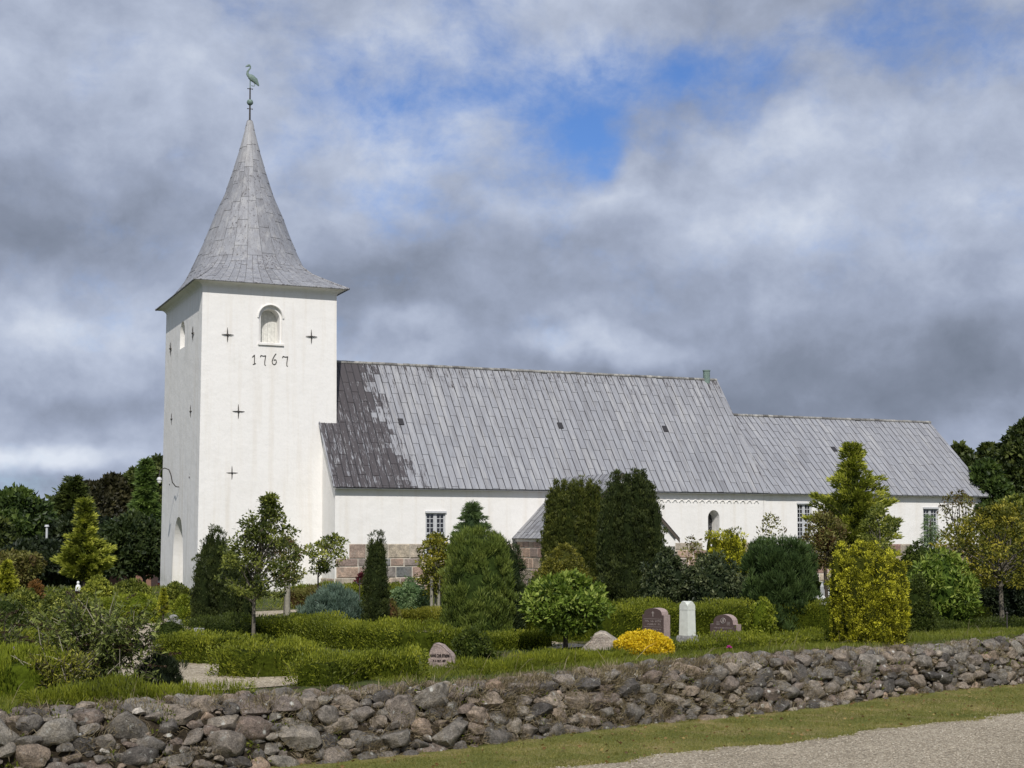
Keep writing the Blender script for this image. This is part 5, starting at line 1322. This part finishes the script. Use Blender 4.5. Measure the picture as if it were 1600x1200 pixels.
def text_obj(name, txt, size, mat, parent, loc, depth=.004, align='CENTER'):
    c = bpy.data.curves.new('t', 'FONT'); c.body = txt; c.size = size; c.extrude = depth; c.align_x = align; c.offset = size*.02
    o = bpy.data.objects.new('t', c); COL.objects.link(o); bpy.context.view_layer.update()
    me = bpy.data.meshes.new_from_object(o.evaluated_get(bpy.context.evaluated_depsgraph_get())); bpy.data.objects.remove(o)
    me.materials.clear(); me.materials.append(mat); r = bpy.data.objects.new(name, me); COL.objects.link(r)
    r.parent = parent; r.location = loc; r.rotation_euler = (R(90), 0, 0); return r
def dashes(g, x0, x1, z, h, y=-.003, seed=0):
    """worn engraved lines of lettering, too small to read"""
    x = x0; q = np.random.default_rng(seed)
    while x < x1:
        w_ = h*(.5+.5*q.random()); 
        if q.random() < .86:
            k = q.integers(3)
            g.box(x, x+h*.16, y, .003, z, z+h)
            if k == 0: g.box(x, x+w_*.8, y, .003, z+h*.8, z+h)
            elif k == 1: g.box(x+w_*.6, x+w_*.6+h*.16, y, .003, z, z+h)
            else: g.box(x, x+w_*.8, y, .003, z, z+h*.2)
        x += w_+h*.28
def stone_at(name, label, px, Y, rz, cat='headstone'):
    b = onground(px, Y); return empty(name, tuple(b), rz, label, cat)
# 1 lettered irregular stone
e = stone_at('headstone', 'irregular pinkish grey headstone with large dark letters close behind the wall', 688, 22.6, R(-22))
k = 23.0/F*1.04
poly = [(140, 1240), (140, 1000), (165, 820), (215, 580), (250, 470), (350, 300), (385, 280), (570, 330), (700, 450), (830, 560), (880, 640), (930, 800), (950, 920), (950, 1240)]
poly = [((x/20-27)*k*1.04, (1060-(y/20+985+13))*k*1.0+.0) for x, y in poly]; zb = min(p[1] for p in poly)
poly = [(x, z-.02+(1043+.0-1043)*k-zb-.16) for x, z in poly][::-1]
poly = [(x*1.04, z+.06) for x, z in poly]
g = Geo(); face_prism(g, poly, .15, 0, 0, bev=.045); g.build('stone', [M['pinkstone'], M['rim']], e)
text_obj('lettering', 'HANS CHR STRØM', .058, M['letter'], e, (.0, -.004, .165)).scale = (.66, 1.15, 1)
text_obj('lettering', 'F. 4. OKT. 1887', .045, M['letter'], e, (-.005, -.004, .095)).scale = (.72, 1.0, 1)
# 2 and 4 brown arched stones
def arched_stone(e, wd, hs, ht, th, sh=.04, flat=.05):
    p = [(-wd/2, -.2), (-wd/2, hs), (-wd/2+sh, hs)]
    for a in np.linspace(math.pi, 0, 11): p.append(((wd/2-sh)*math.cos(a), hs+.015+(ht-hs-.015)*math.sin(a)**.8))
    p += [(wd/2-sh, hs), (wd/2, hs), (wd/2, -.2)]
    q = []
    for v_ in p:
        if not q or abs(v_[0]-q[-1][0])+abs(v_[1]-q[-1][1]) > 1e-4: q.append(v_)
    g = Geo(); face_prism(g, q[::-1], th, 0, 2, bev=.0)
    g.build('stone', [M['brownstone'], M['rim'], M['sawn']], e)
e = stone_at('headstone', 'brown polished headstone with a small cross, behind the yellow flowers', 1019, 28.3, R(-36))
arched_stone(e, .47, .53, .66, .24)
g = Geo(); 
for i, (z, hh) in enumerate(((.40, .03), (.34, .03), (.25, .022), (.19, .022), (.11, .022))):
    g = Geo(); dashes(g, -.17, .17, z, hh, seed=i); g.build('lettering', M['gilt'], e)
for z in (.455, .305): g = Geo(); g.box(-.2, .2, -.002, .002, z, z+.004); g.build('dividing_line', M['gilt'], e)
g = Geo(); g.box(-.006, .006, -.004, .003, .50, .60); g.box(-.026, .026, -.0045, .003, .565, .577); g.build('cross', M['gilt'], e)
e = stone_at('headstone', 'low wide brown headstone with a round emblem, right of the white obelisk', 1128, 29.0, R(-36))
arched_stone(e, .57, .33, .52, .20, .07)
g = Geo()
for i, (z, hh) in enumerate(((.25, .02), (.19, .02), (.12, .022), (.06, .02))):
    g = Geo(); dashes(g, -.2, .2, z, hh, seed=20+i); g.build('lettering', M['gilt'], e)
g = Geo()
for sgn in (-1, 1):
    for z in (.37, .345, .32): g.box(min(sgn*.08, sgn*.15), max(sgn*.08, sgn*.15), -.003, .002, z, z+.006)
g.build('ornament', M['gilt'], e)
g = Geo(); g.tube([(.05*math.cos(a), -.004, .40+.05*math.sin(a)) for a in np.linspace(0, 6.283, 17)], .006, 5); g.tube([(0, -.004, .37), (0, -.004, .43)], .012, 6); g.build('emblem', M['gilt'], e)
# 3 white obelisk
e = stone_at('obelisk', 'white marble obelisk on a grey green plinth between the brown headstones', 1072.5, 28.3, R(40), 'gravestone')
g = Geo(); 
def frus(g, a0, a1, z0, z1, **kw):
    V = [(-a0, -a0, z0), (a0, -a0, z0), (a0, a0, z0), (-a0, a0, z0), (-a1, -a1, z1), (a1, -a1, z1), (a1, a1, z1), (-a1, a1, z1)]
    g.add(V, [(0, 3, 2, 1), (4, 5, 6, 7), (0, 1, 5, 4), (1, 2, 6, 5), (2, 3, 7, 6), (3, 0, 4, 7)], **kw)
frus(g, .112, .103, .14, .62); frus(g, .108, .108, .622, .638)
o1 = g.build('shaft', M['marble'], e)
g = Geo(); frus(g, .104, .106, .639, .70)
for s_ in range(4):     # a round-headed gablet on each face
    a = s_*math.pi/2; c, s = math.cos(a), math.sin(a); pp = [(-.104, .70), (.104, .70), (.09, .725), (.06, .745), (.05, .765), (0, .785), (-.05, .765), (-.06, .745), (-.09, .725)]
    V = [(x*c-y*s, x*s+y*c, z) for y in (-.107, 0) for x, z in pp]; n = len(pp)
    b0 = g.n; g.add(V, [(i, (i+1) % n, n+(i+1) % n, n+i) for i in range(n)]); g.ngons = getattr(g, 'ngons', []); g.ngons.append((list(range(b0, b0+n))[::-1], 0))
g.build('gabled_cap', M['marble'], e)
g = Geo(); frus(g, .165, .15, -.2, .10); frus(g, .15, .135, .10, .139); g.build('plinth', M['greystone'], e)
# 5 boulder
e = stone_at('boulder', 'pale rounded natural boulder used as a headstone, left of the yellow flowers', 936, 26.2, R(-8), 'headstone')
p = [(907, 1020), (907, 1009), (912, 1002), (922, 994), (928, 984), (936, 980), (944, 981), (953, 987), (962, 993), (967, 998), (966, 1010), (964, 1020)]
k = 27.2/F; z0 = onground(936, 27.2)[2]; ref = P(936, 1016, 27.2)[2]
poly = [((x-936)*k, (P(x, y, 27.2)[2]-z0)) for x, y in p][::-1]
g = Geo(); c = np.mean(poly, axis=0); rings = []
for f, y in ((.80, -.02), (.93, .0), (1.0, .07), (1.0, .20), (.9, .30), (.7, .34)): rings.append([((x-c[0])*f+c[0], y+.01*math.sin(x*30), (z-c[1])*f+c[1]) for x, z in poly])
n = len(poly); g.add(np.concatenate(rings), [(i*n+j, i*n+(j+1) % n, (i+1)*n+(j+1) % n, (i+1)*n+j) for i in range(5) for j in range(n)], smooth=False)
g.ngons = [(list(range(n)), 0), (list(range(5*n, 6*n))[::-1], 0)]; o = g.build('stone', M['boulder'], e, fixn=True)
g = Geo(); 
for i, (z, a) in enumerate(((.29, .16), (.245, .16), (.20, .2), (.155, .18))):
    g = Geo(); dashes(g, -a, a, z, .018, y=-.027, seed=40+i); g.build('lettering', M['sawn'], e)
# 6-9 lesser stones
def slab(e, w_, h_, th, mat, top='round', nm='stone'):
    if top == 'round': p = [(-w_/2, -.2)]+[(w_/2*math.cos(a), h_-w_/2+w_/2*math.sin(a)) for a in np.linspace(math.pi, 0, 10)]+[(w_/2, -.2)]
    elif top == 'peak': p = [(-w_/2, -.2), (-w_/2*.8, h_*.8), (-w_*.2, h_), (w_*.25, h_*.97), (w_/2*.85, h_*.75), (w_/2, -.2)]
    else: p = [(-w_/2, -.2), (-w_/2, h_), (w_/2, h_), (w_/2, -.2)]
    g = Geo(); face_prism(g, p[::-1], th, 0, 0); return g.build(nm, mat, e, fixn=True)
e = stone_at('headstone', 'grey mossy urn shaped stone beside the tiny yellow cypress', 268, 31.0, R(-40)); slab(e, .30, .44, .24, M['greystone'], 'peak')
g = Geo(); g.sphere((0, .1, .47), (.10, .10, .07), 2); g.build('urn', M['greystone'], e)
e = stone_at('headstone', 'low grey block with a slanting polished top near the box ball', 296, 29.2, R(-40))
g = Geo(); g.add([(-.14, 0, -.2), (.14, 0, -.2), (.14, .3, -.2), (-.14, .3, -.2), (-.14, 0, .22), (.14, 0, .22), (.14, .3, .34), (-.14, .3, .34)], [(0, 3, 2, 1), (4, 5, 6, 7), (0, 1, 5, 4), (1, 2, 6, 5), (2, 3, 7, 6), (3, 0, 4, 7)]); g.build('stone', M['greystone'], e)
e = stone_at('headstone', 'dark polished slanted stone far left, before the green hedge', 226, 41, R(-30)); slab(e, .45, .50, .2, M['greystone'], 'peak')
e = stone_at('headstone', 'round topped grey stone with a white edge right of the bottlebrush conifer', 1274, 38, R(-42)); slab(e, .30, .62, .22, M['whitestone'])
g = Geo(); face_prism(g, [(-.11, .1), (-.11, .45), (0, .56), (.11, .45), (.11, .1)][::-1], .01); o = g.build('inscription_plate', M['greystone'], e, fixn=True); o.location = (0, -.008, 0)
e = stone_at('headstone', 'small white tapering stone under the dark round crowned tree', 1292, 47, R(20)); slab(e, .34, .72, .25, M['whitestone'], 'peak')
e = stone_at('headstone', 'narrow white stone at the edge of the bottlebrush conifer', 1268, 52, R(20)); slab(e, .26, .95, .22, M['whitestone'], 'peak')
e = stone_at('grave_figure', 'slim white figure on a grave below the golden cypress', 125, 58, 0, 'statue')
g = Geo(); g.tube([(0, 0, -.1), (0, 0, .22), (.01, 0, .42), (0, 0, .52), (0, 0, .57)], [.13, .10, .11, .085, .035], 10); g.build('robe', M['whitestone'], e)
g = Geo(); g.sphere((0, 0, .63), (.055, .06, .07), 2); g.build('head', M['whitestone'], e)
g = Geo(); g.box(-.25, .25, -.2, .2, -.2, .05); g.build('base', M['greystone'], e)
e = stone_at('marker_post', 'thin whitish marker leaning against the right side of the big golden yew', 1409, 29.5, 0, 'marker')
g = Geo(); g.add([(-.06, 0, -.05), (.0, 0, -.05), (.0, .05, -.05), (-.06, .05, -.05), (-.14, 0, .42), (-.10, 0, .44), (-.10, .05, .44), (-.14, .05, .42)], [(0, 3, 2, 1), (4, 5, 6, 7), (0, 1, 5, 4), (1, 2, 6, 5), (2, 3, 7, 6), (3, 0, 4, 7)]); g.build('slat', M['greystone'], e)
def kerb(label, a, b2, h, w_, mat):
    p0, p1 = G(*a), G(*b2); d = p1-p0; L = np.linalg.norm(d[:2]); g = Geo(); n = max(2, int(L/.4))
    for i in range(n): g.box(L*i/n+.004, L*(i+1)/n-.004, 0, w_, -.1, h+.004*(i % 2))
    o = g.build('grave_kerb', mat); o.location = tuple(p0); o.rotation_euler = (0, 0, math.atan2(d[1], d[0])); return tag(o, label, 'kerb')
kerb('pale stone kerb in front of the clipped yellow green hedge', (648, 990), (698, 992), .09, .12, M['boulder'])
kerb('short pale kerb showing left of the laurel standard', (818, 1010), (850, 1012), .08, .15, M['whitestone'])
# stakes, holders, flowers
def stake(px, Y, ytop, r, label, mat, group=None, lean=0.):
    b = onground(px, Y); h = P(px, ytop, Y)[2]-b[2]; g = Geo(); g.tube([(0, 0, -.2), (lean*.5, 0, h*.5), (lean, 0, h)], [r, r, r*.95], 8); g.tube([(lean, 0, h), (lean, 0, h+.02)], [r, r*.7], 8)
    o = g.build('tree_stake', mat); o.location = tuple(b); return tag(o, label, 'stake', group)
M['stakewood'] = simple('weathered_stake', (.27, .25, .20), .9, .1, 0, 14, .25)
for q in ((675, 37.7, 902, 'left wooden stake of the bronze leaved tree'), (686, 37.8, 908, 'middle wooden stake, next to the trunk of the bronze leaved tree'), (692, 38.2, 900, 'thick right wooden stake of the bronze leaved tree')):
    stake(q[0], q[1], q[2], .04 if 'thick' not in q[3] else .075, q[3], M['stakewood'], 'stakes of the bronze leaved tree')
stake(451, 37.6, 912, .07, 'thick wooden stake beside the small pinkish tree', M['stakewood'])
e = stone_at('lantern_hook', 'black iron anchor shaped hook in front of the granite plinth', 563, 47, 0, 'grave hook')
g = Geo(); h = P(563, 903, 47)[2]-e.location[2]; g.tube([(0, 0, -.1), (0, 0, h)], .02, 6); g.tube([(-.12, 0, h-.08), (-.10, 0, h-.16), (0, 0, h-.2), (.10, 0, h-.16), (.12, 0, h-.08)], .02, 6); g.build('rod', M['iron'], e)
e = stone_at('garden_stake', 'small dark stake with a knob standing before the trunk at the right edge', 1569, 33, 0, 'stake')
g = Geo(); h = P(1569, 958, 33)[2]-e.location[2]; g.tube([(0, 0, -.1), (0, 0, h)], .014, 6); g.sphere((0, 0, h), (.03,)*3, 2); g.build('rod', M['iron'], e)
M['pink'] = simple('pink_petals', (.50, .06, .30), .6, .2, 0, 30, .2); M['purple'] = simple('lilac_petals', (.36, .22, .55), .6, .2, 0, 30, .2)
def flower(px, Y, ytop, r, mat, label):
    b = onground(px, Y); h = P(px, ytop, Y)[2]-b[2]; e = empty('flower', tuple(b), 0, label, 'flower')
    g = Geo(); n = 60; d = rdir(n); d[:, 2] = np.abs(d[:, 2])*.6; leaf_quads(g, np.array([0, 0, h-r*.5])+d*r*.4, unit(d), r*.9, .7); g.build('petals', mat, e)
    g = Geo(); g.tube([(0, 0, -.05), (.01, 0, h*.6), (0, 0, h-r*.4)], .006, 5); leaf_quads(g, np.array([[0, 0, h*.3]]*8)+rdir(8)*.02, unit(rdir(8)+Zx*.4), .09, .35); g.build('stem', LM('hedge'), e)
flower(1137, 25.6, 1010, .04, M['pink'], 'small magenta flower on the edge above the wall')
flower(24, 21.5, 1013, .055, M['purple'], 'single lilac flower head at the left edge')
# ------------------------------------------------------------------ bare stemmed shrub in the foreground, seed heads and buddleia
def wild(name, label, px, Y, wpx, ytop, nst, pal, leaf, spike=True, group=None, seed=0, leafn=26, droop=.35):
    q = np.random.default_rng(seed); b = onground(px, Y); h = P(px, ytop, Y)[2]-b[2]; r = wpx*.5*Y/F; e = empty(name, tuple(b), 0, label, 'shrub', group)
    gs = Geo(); gl = Geo(); gk = Geo(); gp = Geo()
    for i in range(nst):
        a = q.random()*6.283; R_ = r*(.15+.85*q.random()); hh = h*(.55+.45*q.random())*(1-.25*(R_/r)); m_ = 9; qq = np.linspace(0, 1, m_)
        x = .1*math.cos(a)+R_*math.cos(a)*qq**1.5; y = .1*math.sin(a)+.6*R_*math.sin(a)*qq**1.5; z = hh*(qq-.22*droop*qq**3)/(1-.22*droop)
        pts = np.stack([x+.02*np.sin(qq*9+i), y, z-.05], 1); gs.tube(pts, np.linspace(.010, .003, m_), 5, caps=False)
        f = .12+.85*q.random(leafn); C = np.stack([np.interp(f, qq, pts[:, k]) for k in range(3)], 1)
        D = unit(rdir(leafn)+np.array([math.cos(a)*.4, math.sin(a)*.4, .15])); leaf_quads(gl, C, D, leaf*(.5+.8*q.random(leafn)), .34, .45+q.normal()*.18+q.normal(size=leafn)*.18)
        for _ in range(2):       # side twigs with leaves
            f0 = .35+.5*q.random(); p0 = np.array([np.interp(f0, qq, pts[:, k]) for k in range(3)]); d = unit(rdir(1)[0]+np.array([math.cos(a)*.5, math.sin(a)*.3, .5])); L = .15+.25*q.random()
            gs.tube([p0, p0+d*L*.6, p0+d*L+np.array([0, 0, -.03])], [.005, .004, .002], 4, caps=False); m2 = 10; C = p0+d*(L*q.random((m2, 1))); leaf_quads(gl, C, unit(rdir(m2)+d*.5), leaf*(.5+.7*q.random(m2)), .28, .45+q.normal(size=m2)*.22)
            if spike and q.random() < .38: 
                t0 = p0+d*L; dd = unit(d*np.array([1, 1, .15])+np.array([math.cos(a)*.5, 0, -.15+.4*q.random()])); Ls = .14+.16*q.random(); nn = 46; u_ = q.random(nn)[:, None]
                leaf_quads(gk, t0+dd*Ls*u_+rdir(nn)*.016*(1-u_*.7), unit(dd+rdir(nn)*.8), .03, .6, .5+q.normal(size=nn)*.2)
        if q.random() < .12: d = unit(np.array([q.normal(), 0, .8])); p0 = pts[5]; gp.tube([p0, p0+d*.25, p0+d*.45+rdir(1)[0]*.05], [.007, .005, .003], 5)
    gs.build('stems', M['darkbark'], e); gl.build('leaves', LM(pal), e)
    if gk.V: gk.build('seed_spikes', LM('seed'), e)
    if gp.V: gp.build('bare_twigs', M['twig'], e)
    return e
PAL['wild'] = ((.04, .055, .015), (.135, .165, .038), (.32, .35, .10)); PAL['wildlight'] = ((.10, .11, .02), (.20, .20, .03), (.36, .34, .05))
wild('buddleia', 'tall loose buddleia with brown seed spikes overhanging the left wall', 150, 19.8, 235, 898, 84, 'wild', .10, seed=1, leafn=54, droop=.25)
wild('wild_shrub', 'yellow leaved sparse shrub at the foot of the buddleia', 104, 18.7, 90, 985, 26, 'wildlight', .08, spike=False, seed=2)
wild('wild_shrub', 'broad dark leaved weeds below the buddleia', 130, 18.8, 130, 1052, 26, 'wild', .10, spike=False, seed=3, leafn=20)
wild('buddleia', 'second smaller loose shrub with brown seed spikes at the left edge', -6, 24, 130, 940, 24, 'wild', .08, seed=4)
wild('wild_shrub', 'weeds with pale leaves on the bank right of the buddleia', 208, 19.6, 60, 1030, 12, 'wild', .07, spike=False, seed=5)
# ------------------------------------------------------------------ far objects at the left
b = onground(75, 92); e = empty('lamp_post', tuple(b), 0, 'pale slim lamp post standing among the dark trees on the left', 'lamp post')
h = P(75, 823, 92)[2]-b[2]; g = Geo(); g.tube([(0, 0, -.2), (0, 0, h)], [.10, .07], 8); g.build('pole', M['frame'], e)
g = Geo(); g.tube([(0, 0, h), (0, 0, h+.12)], [.15, .11], 10); g.build('lamp_head', M['frame'], e)
# house roof behind the trees
b = onground(170, 104); e = empty('house', tuple(b), R(8), 'low grey roofed house almost hidden behind the trees on the left', 'house')
z1 = P(165, 828, 104)[2]-b[2]; z2 = P(165, 818, 104)[2]-b[2]
M['brickwall'] = simple('plain_brick', (.25, .14, .10), .9); M['roofgrey'] = simple('grey_roof_sheet', (.22, .24, .30), .7)
g = Geo(); g.box(-2.2, 3, 0, 5, -.3, z1-.15); g.build('wall', M['brickwall'], e)
g = Geo(); g.prism([(-.3, z1-.2), (5.3, z1-.2), (5.3, z1-.05), (2.5, z2+.4), (-.3, z2-.1)], 'x', -2.5, 3.3); g.build('roof', M['roofgrey'], e, fixn=True)
g = Geo(); g.box(-1.2, -.2, -.03, .02, z1-1.6, z1-.6); wd_ = g.build('window', M['glass'], e)
# van
b = onground(229, 112); xw = b[0]; e = empty('parked_van', (xw, 112, b[2]), 0, 'red and white van parked under the trees beside the tower', 'van')
M['redp'] = simple('red_paint', (.50, .015, .05), .35, .5, 0, 2, .05); M['whitep'] = simple('white_paint', (.78, .78, .80), .35, .5, 0, 2, .03); M['tyre'] = simple('tyre', (.02, .02, .02), .9)
top = P(229, 889, 112)[2]-b[2]; top = max(1.9, top)
g = Geo(); g.prism([(.0, .45), (4.6, .45), (4.6, 1.05), (0, 1.05)], 'y', 0, 1.9); g.build('lower_body', M['redp'], e)
g = Geo(); g.prism([(.02, 1.051), (4.5, 1.051), (3.7, top-.12), (3.55, top), (.12, top), (.02, top-.1)], 'y', .03, 1.87); g.build('upper_body', M['whitep'], e)
g = Geo(); g.box(1.0, 3.4, -.02, .03, 1.25, top-.35); g.build('side_window', M['glass'], e)
g = Geo(); g.box(-.03, .02, .1, .35, .6, 1.0); g.build('tail_light', M['redp'], e)
g = Geo(); g.box(1.2, 1.5, .4, 1.4, top, top+.16); g.build('roof_box', M['redp'], e)
for wx in (.85, 3.7):
    for wy in (0, 1.7):
        g = Geo(); g.tube([(wx, wy, .33), (wx, wy+.2, .33)], [.33, .33], 16); wh = g.build('wheel', M['tyre'], e)
        g = Geo(); g.tube([(wx, wy-.01, .33), (wx, wy+.04, .33)], [.18, .18], 12); g.build('rim', M['frame'], wh)
# person
def person(px, Y, label, coat, skin, hair):
    b = onground(px, Y); e = empty('person', tuple(b), R(10), label, 'person')
    def skinned(name, joints, edges, mat, parent):
        me = bpy.data.meshes.new(name); me.from_pydata([j[0] for j in joints], edges, []); o = bpy.data.objects.new(name, me); COL.objects.link(o)
        md = o.modifiers.new('s', 'SKIN')
        for i, j in enumerate(joints): me.skin_vertices[0].data[i].radius = j[1] if isinstance(j[1], tuple) else (j[1], j[1])
        me.skin_vertices[0].data[0].use_root = True
        o.modifiers.new('u', 'SUBSURF').levels = 2; o.modifiers['u'].render_levels = 2
        bpy.context.view_layer.update(); m2 = bpy.data.meshes.new_from_object(o.evaluated_get(bpy.context.evaluated_depsgraph_get())); o.modifiers.clear(); o.data = m2
        m2.materials.clear(); m2.materials.append(mat)
        for p_ in m2.polygons: p_.use_smooth = True
        o.parent = parent; return o
    J = [((0, 0, .92), (.15, .11)), ((0, 0, 1.15), (.14, .10)), ((0, 0, 1.38), (.17, .10)), ((0, 0, 1.48), .06), ((0, -.01, 1.56), .055), ((0, -.02, 1.66), (.075, .09)), ((0, -.01, 1.75), (.06, .07)),
         ((.19, 0, 1.40), .06), ((.25, .02, 1.13), .045), ((.24, -.06, .88), .035), ((.24, -.09, .80), .03), ((-.19, 0, 1.40), .06), ((-.25, .02, 1.13), .045), ((-.24, -.06, .88), .035), ((-.24, -.09, .80), .03),
         ((.10, 0, .84), .085), ((.11, -.02, .48), .06), ((.11, .03, .09), .04), ((.12, -.13, .04), .035), ((-.10, 0, .84), .085), ((-.11, .04, .48), .06), ((-.11, .10, .09), .04), ((-.12, -.05, .04), .035)]
    E_ = [(0, 1), (1, 2), (2, 3), (3, 4), (4, 5), (5, 6), (2, 7), (7, 8), (8, 9), (9, 10), (2, 11), (11, 12), (12, 13), (13, 14), (0, 15), (15, 16), (16, 17), (17, 18), (0, 19), (19, 20), (20, 21), (21, 22)]
    body_ = skinned('body', J, E_, skin, e)
    JC = [((0, 0, .78), (.19, .14)), ((0, 0, 1.0), (.175, .135)), ((0, 0, 1.2), (.17, .125)), ((0, 0, 1.39), (.19, .12)), ((0, 0, 1.49), (.085, .08)), ((.20, 0, 1.40), .075), ((.255, .02, 1.13), .06), ((.245, -.06, .90), .05), ((-.20, 0, 1.40), .075), ((-.255, .02, 1.13), .06), ((-.245, -.06, .90), .05)]
    skinned('jacket', JC, [(0, 1), (1, 2), (2, 3), (3, 4), (3, 5), (5, 6), (6, 7), (3, 8), (8, 9), (9, 10)], coat, e)
    JT = [((0, 0, .90), (.15, .12)), ((.10, 0, .82), .10), ((.11, -.02, .48), .075), ((.11, .03, .10), .06), ((-.10, 0, .82), .10), ((-.11, .04, .48), .075), ((-.11, .10, .10), .06)]
    skinned('trousers', JT, [(0, 1), (1, 2), (2, 3), (0, 4), (4, 5), (5, 6)], coat, e)
    g = Geo(); g.sphere((0, .01, 1.74), (.088, .10, .085), 2); g.build('hair', hair, e)
    return e
M['coat'] = simple('dark_clothes', (.012, .012, .018), .9); M['skin'] = simple('skin', (.45, .28, .21), .6); M['hair'] = simple('dark_hair', (.02, .015, .012), .8)
person(236, 108, 'person in dark clothes standing before the red and white van', M['coat'], M['skin'], M['hair'])
